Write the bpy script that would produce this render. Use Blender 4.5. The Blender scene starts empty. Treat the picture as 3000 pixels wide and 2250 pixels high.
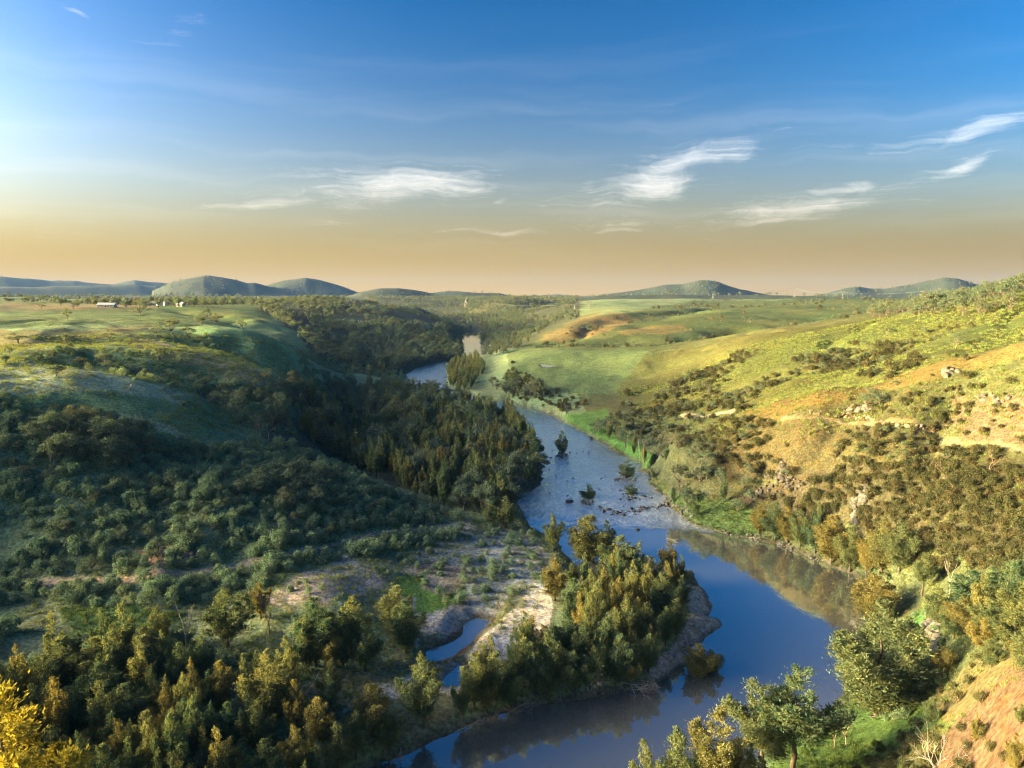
import bpy, bmesh, math, random
import numpy as np
from mathutils import Vector, Matrix

R = math.radians
SC = bpy.context.scene
COL = SC.collection

# ------------------------------------------------------------------ camera
CAM_H = 75.0          # metres above the river
PITCH = 7.07          # degrees below level
FPX = 710.0           # focal length in pixels of a 1024 px wide frame
cam_data = bpy.data.cameras.new('camera')
cam_data.sensor_width = 36.0
cam_data.lens = 36.0 * FPX / 1024.0
cam_data.clip_start = 0.5
cam_data.clip_end = 60000.0
cam = bpy.data.objects.new('camera', cam_data)
COL.objects.link(cam)
cam.location = (0, 0, CAM_H)
cam.rotation_euler = (R(90 - PITCH), 0, 0)
SC.camera = cam

# ------------------------------------------------------------------ light
SUN_EL = 7.5          # evening sun, low on the left
SUN_AZ = -93.0        # degrees clockwise from the view direction (+Y)
sd = Vector((math.sin(R(SUN_AZ)) * math.cos(R(SUN_EL)), math.cos(R(SUN_AZ)) * math.cos(R(SUN_EL)), math.sin(R(SUN_EL))))
sun_data = bpy.data.lights.new('sun', 'SUN')
sun_data.energy = 1.3
sun_data.angle = R(0.6)
sun_data.color = (1.0, 0.70, 0.33)
sun = bpy.data.objects.new('sun', sun_data)
COL.objects.link(sun)
sun.rotation_euler = (-sd).to_track_quat('-Z', 'Y').to_euler()
sun.location = (-300, 0, 300)

world = bpy.data.worlds.new('World')
SC.world = world
world.use_nodes = True
world.cycles.sampling_method = 'MANUAL'
world.cycles.sample_map_resolution = 256

SC.view_settings.view_transform = 'Standard'
SC.view_settings.look = 'None'
SC.view_settings.gamma = 1.0
SC.view_settings.use_curve_mapping = False
SC.view_settings.exposure = 3.2
SC.cycles.max_bounces = 8
SC.cycles.diffuse_bounces = 4
SC.cycles.glossy_bounces = 3
SC.cycles.transmission_bounces = 2
SC.cycles.transparent_max_bounces = 4
SC.cycles.volume_bounces = 0
SC.cycles.use_denoising = True
SC.cycles.use_adaptive_sampling = False
SC.cycles.denoising_prefilter = 'NONE'
SC.cycles.sample_clamp_indirect = 3.0
SC.cycles.filter_width = 1.2

# ------------------------------------------------------------------ node helpers
class NT:
    def __init__(self, tree):
        self.t = tree
        self.n = tree.nodes
        self.l = tree.links
    def node(self, kind, **kw):
        nd = self.n.new(kind)
        for k, v in kw.items():
            setattr(nd, k, v)
        return nd
    def put(self, sock, v):
        if v is None:
            return
        if isinstance(v, bpy.types.NodeSocket):
            self.l.new(v, sock)
        else:
            if hasattr(sock.default_value, '__len__') and not hasattr(v, '__len__'):
                v = (v,) * len(sock.default_value)
            if hasattr(sock.default_value, '__len__') and len(sock.default_value) == 4 and len(v) == 3:
                v = (*v, 1)
            sock.default_value = v
    def math(self, op, a, b=None, c=None, clamp=False):
        nd = self.node('ShaderNodeMath', operation=op, use_clamp=clamp)
        self.put(nd.inputs[0], a); self.put(nd.inputs[1], b); self.put(nd.inputs[2], c)
        return nd.outputs[0]
    def vmath(self, op, a, b=None):
        nd = self.node('ShaderNodeVectorMath', operation=op)
        self.put(nd.inputs[0], a); self.put(nd.inputs[1], b)
        return nd.outputs['Value'] if op in ('DOT_PRODUCT', 'LENGTH', 'DISTANCE') else nd.outputs[0]
    def mix(self, f, a, b, mode='MIX'):
        nd = self.node('ShaderNodeMix', data_type='RGBA', blend_type=mode)
        self.put(nd.inputs[0], f); self.put(nd.inputs[6], a); self.put(nd.inputs[7], b)
        return nd.outputs[2]
    def ramp(self, f, stops, interp='LINEAR'):
        nd = self.node('ShaderNodeValToRGB')
        cr = nd.color_ramp; cr.interpolation = interp
        while len(cr.elements) < len(stops):
            cr.elements.new(0.5)
        for e, (p, c) in zip(cr.elements, stops):
            e.position = p; e.color = (*c, 1) if len(c) == 3 else c
        self.put(nd.inputs[0], f)
        return nd.outputs[0]
    def smooth(self, v, a, b, lo=0.0, hi=1.0):
        nd = self.node('ShaderNodeMapRange', interpolation_type='SMOOTHSTEP')
        self.put(nd.inputs[0], v)
        for i, x in enumerate((a, b, lo, hi)):
            nd.inputs[i + 1].default_value = x
        return nd.outputs[0]
    def noise(self, vec, scale, detail=4.0, rough=0.55, dist=0.0, lac=2.0):
        nd = self.node('ShaderNodeTexNoise')
        self.put(nd.inputs['Vector'], vec)
        nd.inputs['Scale'].default_value = scale
        nd.inputs['Detail'].default_value = detail
        nd.inputs['Roughness'].default_value = rough
        nd.inputs['Distortion'].default_value = dist
        nd.inputs['Lacunarity'].default_value = lac
        return nd.outputs[0]
    def mapping(self, vec, scale=(1, 1, 1), rot=(0, 0, 0), loc=(0, 0, 0)):
        nd = self.node('ShaderNodeMapping')
        self.put(nd.inputs[0], vec)
        nd.inputs['Location'].default_value = loc
        nd.inputs['Rotation'].default_value = rot
        nd.inputs['Scale'].default_value = scale
        return nd.outputs[0]


def pixdir(u, v):
    """direction through a point of the picture measured on a 2212 x 1659 frame"""
    px, py = u * 1024 / 2212, v * 1024 / 2212
    a, b = (px - 512) / FPX, (384 - py) / FPX
    c, s = math.cos(R(PITCH)), math.sin(R(PITCH))
    return Vector((a, c + b * s, -s + b * c))


# ------------------------------------------------------------------ sky
SKY_STRENGTH = 0.15
SKY_GAMMA = 2.0
SKY_GAIN = 0.235
SKY_SAT = 1.8
SKY_TINT = (.78, .92, 1.20)
HORIZON_WIDE = (.32, .27, .10)
HORIZON_NEAR = (.46, .19, .0)
WISPS = [  # middle of each wisp in the picture, half length, half height, tilt, strength
 (880,402,170,30,2,1.0),(990,410,85,12,-2,.8),(560,440,110,10,3,.7),(690,412,120,8,7,.6),(1460,362,190,30,15,.9),(1420,400,120,34,14,1.0),(1520,345,90,30,22,.7),(1250,462,120,6,4,.5),
 (2130,270,150,22,9,.95),(2050,298,90,10,12,.6),(2060,365,110,17,12,.85),(1720,456,190,24,4,.8),(1820,412,66,13,4,.7),(1330,487,110,9,5,.6),(1340,500,60,6,2,.5),(1080,502,150,8,0,.6),
 (700,480,110,6,3,.5),(380,62,110,26,22,.35),(165,20,28,6,-16,.55),(200,478,50,6,4,.4),(110,500,160,12,-4,.4),(1780,322,120,8,3,.45),(1450,215,130,6,6,.25),(1400,262,150,10,3,.3),(1080,438,40,8,18,.5),(400,362,150,4,0,.35),
]
WISPS += [(u - 25, v + 3, hl * 1.7, hh * 1.5, t, k * .62) for u, v, hl, hh, t, k in WISPS if k > .75]
def build_sky():
    N = NT(world.node_tree)
    N.n.clear()
    out = N.node('ShaderNodeOutputWorld')
    bg = N.node('ShaderNodeBackground')
    N.l.new(bg.outputs[0], out.inputs[0])
    tc = N.node('ShaderNodeTexCoord')
    d = tc.outputs['Generated']
    sep = N.node('ShaderNodeSeparateXYZ'); N.l.new(d, sep.inputs[0])
    z = sep.outputs[2]
    sky = N.node('ShaderNodeTexSky', sky_type='NISHITA', sun_disc=False)
    sky.sun_elevation = R(SUN_EL)
    sky.sun_rotation = R(SUN_AZ)
    sky.altitude = 600
    sky.air_density = 1.0
    sky.dust_density = 10.0
    sky.ozone_density = 2.0
    el = N.math('ARCSINE', z)
    el01 = N.math('DIVIDE', el, R(90), clamp=True)
    az = N.math('ARCTAN2', sep.outputs[0], sep.outputs[1])
    hs = N.node('ShaderNodeHueSaturation')
    hs.inputs['Value'].default_value = SKY_GAIN
    lum = N.vmath('DOT_PRODUCT', sky.outputs[0], (.25, .65, .10))
    gm = N.vmath('MULTIPLY', sky.outputs[0], N.math('POWER', lum, SKY_GAMMA - 1.0))
    N.put(hs.inputs['Color'], gm)
    # the blue of the sky is rich, the warm part stays natural
    sc_ = N.node('ShaderNodeSeparateXYZ'); N.put(sc_.inputs[0], sky.outputs[0])
    bl = N.math('DIVIDE', N.math('SUBTRACT', sc_.outputs[2], sc_.outputs[0]), N.math('ADD', sc_.outputs[2], sc_.outputs[0]))
    N.put(hs.inputs['Saturation'], N.smooth(bl, -.15, .30, 1.4, SKY_SAT))
    col = N.mix(1.0, hs.outputs[0], SKY_TINT, 'MULTIPLY')
    # band of lit dust along the whole horizon
    side = N.math('ADD', .9, N.math('MULTIPLY', N.vmath('DOT_PRODUCT', d, (sd.x, sd.y, 0)), .28))
    def band(width, power):
        return N.math('MULTIPLY', side, N.math('EXPONENT', N.math('MULTIPLY', N.math('POWER', N.math('DIVIDE', N.math('ABSOLUTE', el), R(width)), power), -1.0)))
    col = N.mix(band(10.5, 1.6), col, HORIZON_WIDE, 'ADD')
    col = N.mix(band(3.6, 1.1), col, HORIZON_NEAR, 'ADD')
    # high thin cirrus: feathered streaks drawn out along the wind
    vec = N.node('ShaderNodeCombineXYZ'); N.put(vec.inputs[0], az); N.put(vec.inputs[1], el)
    v = vec.outputs[0]
    warpn = N.node('ShaderNodeTexNoise'); warpn.inputs['Scale'].default_value = 9.0; warpn.inputs['Detail'].default_value = 3
    N.put(warpn.inputs['Vector'], v)
    wv = N.vmath('MULTIPLY', N.vmath('SUBTRACT', warpn.outputs[1], (.5, .5, .5)), (.12, .04, 0))
    vw = N.vmath('ADD', v, wv)
    st1 = N.noise(N.mapping(vw, (6, 120, 1), (0, 0, -.15)), 1.0, 6, .68, .4)
    st2 = N.noise(N.mapping(vw, (24, 80, 1), (0, 0, .42)), 1.0, 5, .68, .8)
    streak = N.math('ADD', N.math('MULTIPLY', st1, .6), N.math('MULTIPLY', st2, .4))
    total = None
    for u, vv, hl, hh, tilt, k in WISPS:
        hl *= 1.2; hh *= 1.35
        c0 = pixdir(u, vv); c1 = pixdir(u + hl, vv); c2 = pixdir(u, vv - hh)
        a0 = math.atan2(c0.x, c0.y); e0 = math.atan2(c0.z, math.hypot(c0.x, c0.y))
        la = abs(math.atan2(c1.x, c1.y) - a0); le = abs(math.atan2(c2.z, math.hypot(c2.x, c2.y)) - e0)
        q = N.mapping(N.vmath('SUBTRACT', vw, (a0, e0, 0)), (1, 1, 1), (0, 0, -R(tilt)))
        q = N.vmath('MULTIPLY', q, (1 / la, 1 / le, 0))
        d2 = N.vmath('LENGTH', q)
        body = N.smooth(d2, 1.5, .1, 0, k)
        total = body if total is None else N.math('MAXIMUM', total, body)
    edge = N.math('SUBTRACT', streak, N.math('SUBTRACT', .72, N.math('MULTIPLY', total, .46)))
    dens = N.math('MULTIPLY', N.smooth(edge, -.10, .46), N.smooth(total, .0, .25))
    # thin veil bands over the sunset side
    veil = N.math('MULTIPLY', N.smooth(N.noise(N.mapping(vw, (1.6, 26, 1), (0, 0, -.03)), 1.0, 3, .55), .45, .72), N.math('MULTIPLY', N.smooth(el, R(1), R(6)), N.smooth(el, R(22), R(9))))
    dens = N.math('MAXIMUM', dens, N.math('MULTIPLY', veil, .12), clamp=True)
    lit = N.mix(.5, N.mix(1.0, col, (1.7, 1.55, 1.45), 'MULTIPLY'), (1.5, 1.35, 1.2))
    col = N.mix(N.math('MULTIPLY', dens, .85), col, lit)
    bg.inputs[1].default_value = SKY_STRENGTH
    N.put(bg.inputs[0], col)
build_sky()

# ------------------------------------------------------------------ measuring the place
def world_z(u, v, z):
    d = pixdir(u, v)
    t = (z - CAM_H) / d.z
    return (d.x * t, d.y * t, z)

def world_d(u, v, D):
    d = pixdir(u, v)
    t = D / math.hypot(d.x, d.y)
    return (d.x * t, d.y * t, CAM_H + d.z * t)

def project(x, y, z):
    """picture position (2212 frame) of world points, arrays allowed"""
    c, s = math.cos(R(PITCH)), math.sin(R(PITCH))
    zz = z - CAM_H
    f = np.maximum(y * c - zz * s, 1e-3)
    up = y * s + zz * c
    return (512 + FPX * x / f) * 2212 / 1024, (384 - FPX * up / f) * 2212 / 1024

# value noise
_rng = np.random.RandomState(7)
_perm = _rng.permutation(4096)
_val = _rng.rand(4096).astype(np.float32) * 2 - 1
def vnoise(x, y):
    xi = np.floor(x).astype(np.int64); yi = np.floor(y).astype(np.int64)
    fx = x - xi; fy = y - yi
    fx = fx * fx * fx * (fx * (fx * 6 - 15) + 10); fy = fy * fy * fy * (fy * (fy * 6 - 15) + 10)
    h = lambda a, b: _val[_perm[(_perm[a & 4095] + b) & 4095]]
    n00 = h(xi, yi); n10 = h(xi + 1, yi); n01 = h(xi, yi + 1); n11 = h(xi + 1, yi + 1)
    return (n00 * (1 - fx) + n10 * fx) * (1 - fy) + (n01 * (1 - fx) + n11 * fx) * fy
def fbm(x, y, s, oct=4, gain=0.5):
    r = 0; a = 1.0; k = 1.0 / s
    for i in range(oct):
        r = r + a * vnoise(x * k + 17.3 * i, y * k - 9.1 * i)
        a *= gain; k *= 2.03
    return r

# ---- ground control points: (u, v, ground distance) or (u, v, None, height)
CPD = [
 # grass slopes above it
 (-300,860,280),(0,860,272),(200,875,268),(300,905,262),(400,925,260),(500,880,300),(620,835,335),(560,850,310),
 (0,790,318),(200,795,305),(400,815,315),(500,800,340),(300,750,372),(480,765,375),(570,795,370),(640,815,360),
 (-300,780,400),(0,730,420),(100,722,435),(220,735,420),(300,722,450),(400,715,500),(520,735,450),(600,735,500),
 (0,690,640),(200,690,690),(350,686,760),(450,690,700),(550,692,760),(620,700,820),
 (-300,690,700),(-300,660,1500),(0,660,1250),(200,667,1100),(390,672,980),(550,672,1000),(620,676,1050),
 (0,645,2500),(200,648,2400),(400,652,2300),(500,656,1700),
 # hill left of the gorge
 (560,655,1500),(640,643,1450),(700,643,1450),(780,652,1400),(860,672,1250),(920,700,1150),(965,730,1080),
 (700,700,1050),(800,720,980),(760,755,780),(690,735,800),(850,760,850),
 # gorge and country beyond
 (1050,700,1700),(1000,668,2300),(900,655,2600),(1080,668,2000),(1150,672,1700),(1120,655,2400),(1100,720,1300),(850,645,3000),
 (960,690,1900),
 # paddocks on the right
 (1110,757,727),(1250,757,690),(1400,757,620),(1550,737,565),(1700,720,540),(1850,700,520),(1950,682,500),(2100,655,490),(2212,628,480),(2400,600,470),
 (1250,722,900),(1400,738,790),(1600,715,850),(1250,692,1060),(1170,738,860),(1150,715,1050),(1500,695,1050),(1450,664,1500),(1300,668,1400),(1200,660,1800),
 (1600,662,1500),(1600,646,2300),(1800,650,2100),(1900,662,1500),(1750,690,900),(1850,682,820),(2000,645,2500),(1950,668,900),(2250,640,2500),(2212,622,640),(2350,600,700),(2050,660,640),
 # hillside under the ridge
 (1500,800,520),(1500,850,425),(1700,785,430),(1700,835,370),(1600,820,430),(1900,745,425),(1900,800,345),(2050,760,335),(2050,700,430),(2212,690,390),(2400,650,390),
 # golden spur
 (1490,925,282),(1600,890,292),(1700,862,288),(1800,838,282),(2000,790,272),(2100,765,264),(2212,740,256),(2400,700,250),
 (2212,850,232),(2000,860,240),(1800,890,255),(2400,820,225),
 (1741,903,262),(1808,908,258),(1891,915,250),(2008,938,236),(2108,958,224),(2212,975,212),(2400,1000,190),
 (1700,960,248),(1900,985,226),(2100,1005,205),(1550,960,262),(1460,935,290),
]
CPZ = [
 # shrub slope on the left
 (-300,1180,17),(0,1160,15),(200,1160,14.5),(450,1160,13.5),(650,1135,12),(850,1095,8),
 (-300,1060,27),(0,1050,25),(200,1050,23.5),(450,1050,21),(650,1045,16),(800,1060,11.5),
 (-300,960,36),(0,955,34),(200,955,31.5),(400,965,26),(550,990,20),(700,1015,14),(850,1078,8),
 # rocky spur with golden scrub
 (1725,1036,17),(1775,1015,21),(1841,1000,26),(1941,1002,29),(2050,1008,31),(2212,1018,34),(2400,1030,38),(1670,1055,11),
 (1858,1080,19),(1950,1060,24),(2000,1100,22),(2200,1100,29),(2000,1180,16),(2200,1200,25),(2400,1200,33),
 # steep near bank
 (2100,1290,18),(2212,1320,25),(2400,1350,34),(2191,1442,28),(2212,1500,30),(2110,1520,22),(2058,1552,18),(2000,1640,14),(2120,1659,22),(2212,1659,30),(2400,1600,38),
 # flats left of the river
 (0,1659,4),(300,1659,2.5),(600,1640,2),(800,1560,2),(0,1400,6),(300,1400,5),(600,1380,4.5),(900,1480,1.5),(880,1350,2.2),(150,1330,6),(0,1285,7.5),(400,1268,7),(-300,1300,9),(-300,1600,8),
 (560,1320,7),(700,1262,8.5),(780,1230,6.5),(700,1218,6),(620,1270,8),(850,1190,5),(900,1260,3.5),(1000,1240,2.4),(1050,1180,2.4),(1000,1140,4),(1080,1115,2.2),(1130,1160,1.4),(1150,1230,1.2),
 (100,1258,8.5),(300,1250,8.5),(500,1225,8),(700,1182,7.5),(860,1147,6),(330,1195,14),(330,1212,9.5),
 # wooded river flat
 (950,1090,3),(1050,1075,2),(1080,1000,2),(900,1000,4),(1100,930,2),(1000,930,3),(860,920,5),(800,895,6),(1000,890,3),(760,872,7),(700,905,8),(900,870,4),(830,850,5),(780,835,6),(730,850,8),
 (1020,850,2.5),(1060,800,4),(1100,845,4),(1050,830,3),(1000,800,2.5),(860,800,3),(900,780,4),(950,765,5),(985,750,5),(1060,760,8),(1050,735,8),
 # island
 (1100,1480,1.6),(1300,1420,2),(1350,1320,2.2),(1400,1280,2),(1250,1300,1.8),(1420,1420,1.4),
 # paddock terrace
 (1190,792,15),(1350,800,16),(1250,840,10),(1150,825,10),(1115,790,14),(1400,840,13),(1330,850,9),(1120,850,5),(1210,855,6),(1450,770,25),
 # right flats
 (1250,890,4),(1350,930,4),(1300,880,7),(1420,990,4),(1400,940,7),(1400,895,10),(1480,1060,4),(1540,1100,4),(1600,1085,7),(1560,1040,9),(1500,1000,8),(1650,1130,4),(1760,1170,4),(1700,1110,8),(1800,1120,10),(1850,1180,6),(1900,1230,5),(1930,1300,4),(1975,1306,7),(2000,1260,9),
 (1900,1500,3),(1950,1420,6),(2000,1480,9),(1800,1600,2.5),(1700,1659,2.5),(1900,1620,6),(2050,1400,14),(1500,1720,2),(1850,1700,6),
]
CPW = [  # plain world points: hidden ground, ground off the frame
 (-75,300,7),(-40,320,5),(-25,262,5),
 (130,288,33),(158,270,42),(172,250,50),(110,300,27),
 (98,196,21),(108,186,25),(112,165,29),(92,212,17),
 # high ground left of the frame
 (-330,60,42),(-330,105,46),(-420,110,56),(-420,175,74),(-420,260,78),(-400,320,70),(-300,240,46),(-600,250,80),(-700,60,80),(-600,450,62),(-250,60,28),(-180,70,15),(-250,160,37),(-900,400,72),(-900,900,66),(-600,750,60),
 (-120,40,8),(-60,30,3),(0,20,3),(60,20,18),(120,20,45),(250,30,75),(400,150,85),(330,250,82),(-300,-60,60),(0,-100,20),(200,-100,60),(-700,-200,80),
 (500,400,90),(700,600,90),(900,1000,88),(1500,1500,85),
 (-1500,1500,66),(-3000,3000,66),(0,4000,62),(2500,3000,76),(-5000,5000,60),(0,9000,50),(6000,6000,70),(-9000,3000,70),(9000,3000,80),(0,12000,40),
 (-3000,500,75),(3000,500,90),
 (10,1050,6),(-20,1350,10),(30,1400,12),(-10,1750,18),(0,2200,22),
]
CP = [world_d(*p) for p in CPD] + [world_z(*p) for p in CPZ] + CPW
CP = np.array(CP, dtype=np.float64)

def warp(x, y):
    r = np.sqrt(x * x + y * y) + 1e-6
    a = np.arctan2(x, y + 0.0)
    rr = np.maximum(r, 12.0)
    return a * 2.0, np.log(rr / 80.0)

def _k(d2):
    return 0.5 * d2 * np.log(d2 + 1e-12)

def tps_fit(P, smooth=4e-3):
    s, t = warp(P[:, 0], P[:, 1])
    n = len(P)
    d2 = (s[:, None] - s[None]) ** 2 + (t[:, None] - t[None]) ** 2
    K = _k(d2) + np.eye(n) * smooth
    Q = np.stack([np.ones(n), s, t], 1)
    A = np.zeros((n + 3, n + 3)); A[:n, :n] = K; A[:n, n:] = Q; A[n:, :n] = Q.T
    w = np.linalg.solve(A, np.concatenate([P[:, 2], np.zeros(3)]))
    return s, t, w
_ts, _tt, _tw = tps_fit(CP)
def tps(x, y):
    s, t = warp(x, y)
    shp = s.shape; s = s.ravel(); t = t.ravel()
    out = np.empty(len(s)); n = len(_ts)
    for i in range(0, len(s), 20000):
        a = s[i:i + 20000]; b = t[i:i + 20000]
        d2 = ((a[:, None] - _ts[None]) ** 2 + (b[:, None] - _tt[None]) ** 2).astype(np.float32)
        d2 += 1e-12
        out[i:i + 20000] = (0.5 * d2 * np.log(d2)) @ _tw[:n].astype(np.float32) + _tw[n] + _tw[n + 1] * a + _tw[n + 2] * b
    return out.reshape(shp)

# ---- water outlines
def poly_w(pts, z=0.0):
    return np.array([world_z(u, v, z)[:2] for u, v in pts])
RIVER = poly_w([
 (300,2000),(560,1800),(700,1722),(800,1668),(870,1632),(960,1590),(1065,1548),(1200,1518),(1330,1500),(1420,1478),(1490,1432),
 (1478,1408),(1520,1376),(1568,1352),(1556,1338),(1528,1330),(1546,1306),(1535,1285),(1505,1264),(1492,1232),(1440,1236),(1380,1244),(1300,1240),(1285,1248),(1262,1252),(1248,1240),
 (1236,1216),(1222,1196),(1216,1182),(1190,1162),(1170,1149),(1140,1134),(1128,1110),(1120,1085),(1126,1069),(1150,1060),(1172,1050),(1176,1010),(1168,965),(1152,932),(1122,902),(1090,888),
 (1040,881),(980,872),(930,852),(886,828),(880,808),(894,798),(950,782),(996,777),(1010,774),(1004,760),(999,745),(998,734),(990,729),(997,722),(1000,714),
 (1034,714),(1042,721),(1038,733),(1044,750),(1048,764),(1044,775),(1000,781),(966,795),(964,832),(988,846),(1032,862),(1092,868),(1152,880),
 (1240,924),(1292,952),(1345,985),(1372,998),(1392,1022),(1412,1052),(1436,1074),(1444,1098),(1500,1136),(1560,1150),(1642,1168),(1700,1182),(1780,1213),(1850,1248),(1868,1275),(1866,1300),
 (1850,1360),(1840,1450),(1800,1520),(1740,1570),(1660,1620),(1560,1680),(1460,1760),(1400,1900),(1300,2000)])
BACKWATER = poly_w([(918,1408),(960,1392),(997,1373),(1012,1350),(1027,1333),(1064,1335),(1050,1350),(1031,1366),(1012,1388),(991,1403),(951,1427),(924,1428)])
BACKWATER2 = poly_w([(962,1476),(975,1452),(991,1438),(1003,1444),(994,1462),(984,1478)])
POND_Z = 15.6
POND = poly_w([(1166,786.5),(1176,787),(1190,787.5),(1211,788),(1200,790.5),(1184,794),(1172,793)], POND_Z)
def inside(poly, x, y):
    c = np.zeros(x.shape, bool)
    n = len(poly); j = n - 1
    for i in range(n):
        xi, yi = poly[i]; xj, yj = poly[j]
        if yi != yj:
            c ^= ((yi > y) != (yj > y)) & (x < (xj - xi) * (y - yi) / (yj - yi) + xi)
        j = i
    return c
def edge_dist(poly, x, y):
    best = np.full(x.shape, 1e12)
    n = len(poly)
    for i in range(n):
        ax, ay = poly[i]; bx, by = poly[(i + 1) % n]
        dx, dy = bx - ax, by - ay
        L = dx * dx + dy * dy + 1e-9
        t = np.clip(((x - ax) * dx + (y - ay) * dy) / L, 0, 1)
        best = np.minimum(best, (x - ax - t * dx) ** 2 + (y - ay - t * dy) ** 2)
    return np.sqrt(best)
def shore(x, y):
    """signed distance to open water, positive on land"""
    sd_ = np.full(x.shape, 999.0)
    m = (np.abs(x) < 420) & (y > -20) & (y < 2300)
    if m.any():
        xx, yy = x[m], y[m]
        wob = 0.9 * fbm(xx, yy, 7.0, 3) * np.clip(yy / 160, 0.5, 2.5)
        best = None
        for P in (RIVER, BACKWATER, BACKWATER2):
            e = edge_dist(P, xx, yy)
            s_ = np.where(inside(P, xx, yy), -e, e)
            best = s_ if best is None else np.minimum(best, s_)
        sd_[m] = best + wob
    return sd_

# ---- far hills: skyline seen from the valley, distance of the crest, depth
HILLS = [
 (2150, 260, [(985,690),(1030,664),(1060,652),(1085,646),(1110,643),(1150,646),(1190,652),(1240,660),(1290,668)]),
 (1950, 200, [(820,668),(870,660),(905,664),(940,680),(965,700)]),
 (9000, 1100, [(-400,596),(-200,604),(0,598),(30,600),(60,601),(110,607),(160,606),(200,610),(240,613),(290,604),(330,609),(362,613),(420,622)]),
 (6800, 600, [(-300,625),(0,622),(80,621),(160,618),(240,616),(300,615),(340,618),(380,624),(440,630)]),
 (5200, 800, [(330,630),(365,614),(400,605),(440,598),(480,600),(510,605),(535,611),(550,610),(570,615),(610,622),(680,635)]),
 (5600, 700, [(540,630),(575,616),(610,607),(660,602),(690,606),(720,613),(745,618),(770,628),(800,634)]),
 (3700, 600, [(740,640),(780,629),(820,624),(860,624),(895,629),(930,636),(960,632),(1000,631),(1040,632),(1080,633),(1110,640),(1150,648)]),
 (9500, 900, [(1100,646),(1140,641),(1170,638),(1200,635),(1225,637),(1250,643)]),
 (4300, 600, [(1240,646),(1290,640),(1330,634),(1370,630),(1400,625),(1440,618),(1475,615),(1510,607),(1530,606),(1550,609),(1575,618),(1600,626),(1640,633),(1680,640)]),
 (5000, 650, [(1740,642),(1790,632),(1830,620),(1850,617),(1880,623),(1910,625),(1950,618),(1980,612),(2010,605),(2040,598),(2065,599),(2090,606),(2115,617),(2140,624),(2200,628),(2400,630),(2600,625)]),
]
def hills(x, y):
    r = np.sqrt(x * x + y * y); a = np.arctan2(x, y)
    z = np.full(x.shape, -1e3)
    for D, w, sk in HILLS:
        pts = [world_d(u, v, D) for u, v in sk]
        aa = np.array([math.atan2(p[0], p[1]) for p in pts]); hh = np.array([p[2] for p in pts])
        h = np.interp(a, aa, hh, left=-50, right=-50)
        if D < 2500: h = np.where((a < aa[0]) | (a > aa[-1]), -50, h)
        ridge = fbm(x, y, w * 0.5, 4) * 0.22
        q = np.abs((r - D) / w)
        prof = np.exp(-np.minimum(q * (1 + ridge * np.minimum(q, 1)), 6) ** 1.7)
        z = np.maximum(z, (h + 80.0) * prof - 80.0)
    return z

# ---- gullies: course (picture point and distance), depth, half width
GULLIES = [
 ([(60,752,360),(150,775,340),(260,800,325),(400,828,320),(520,858,318),(630,892,335)], 6.5, 13),
 ([(400,708,500),(470,735,440),(540,765,405),(610,798,400),(690,835,430)], 7.0, 15),
 ([(-100,830,300),(60,862,268),(200,888,255),(330,925,245),(430,950,238)], 3.5, 9),
 ([(2230,735,300),(2100,770,300),(1950,805,312),(1750,852,325),(1600,880,335),(1450,905,355),(1350,915,375)], 7.0, 15),
 ([(2150,690,420),(2000,735,405),(1850,775,395),(1700,805,400),(1520,850,415),(1400,880,430)], 5.0, 13),
 ([(2080,830,250),(2040,880,242),(2000,930,236),(1950,985,215)], 4.0, 9),
 ([(1850,850,262),(1810,890,256),(1760,950,245),(1690,1000,235)], 3.5, 8),
 ([(1950,672,1250),(1750,695,1000),(1580,718,880),(1400,737,830),(1250,745,820),(1130,745,830)], 13.0, 42),
 ([(1700,655,1700),(1550,672,1400),(1400,690,1150),(1300,712,980),(1200,735,880)], 9.0, 40),
 ([(300,668,1050),(420,676,900),(520,700,760),(600,725,640),(690,770,640)], 7.0, 30),
]
def gullies(x, y):
    cut = np.zeros(x.shape)
    for pts, dep, w in GULLIES:
        P = np.array([world_d(*p)[:2] for p in pts])
        m = (x > P[:, 0].min() - 4 * w) & (x < P[:, 0].max() + 4 * w) & (y > P[:, 1].min() - 4 * w) & (y < P[:, 1].max() + 4 * w)
        if not m.any(): continue
        xx = x[m] + fbm(x[m], y[m], w * 1.6, 2) * w * .6; yy = y[m] + fbm(x[m] + 70, y[m], w * 1.6, 2) * w * .6
        best = np.full(xx.shape, 1e12); along = np.zeros(xx.shape); n = len(P) - 1
        for k in range(n):
            ax, ay = P[k]; dx, dy = P[k + 1] - P[k]
            t = np.clip(((xx - ax) * dx + (yy - ay) * dy) / (dx * dx + dy * dy), 0, 1)
            d2 = (xx - ax - t * dx) ** 2 + (yy - ay - t * dy) ** 2
            along = np.where(d2 < best, (k + t) / n, along); best = np.minimum(best, d2)
        q = np.sqrt(best) / w
        cut[m] = np.maximum(cut[m], dep * np.clip(along * 3.5, .15, 1) * np.exp(-q ** 1.4))
    return cut

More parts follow.
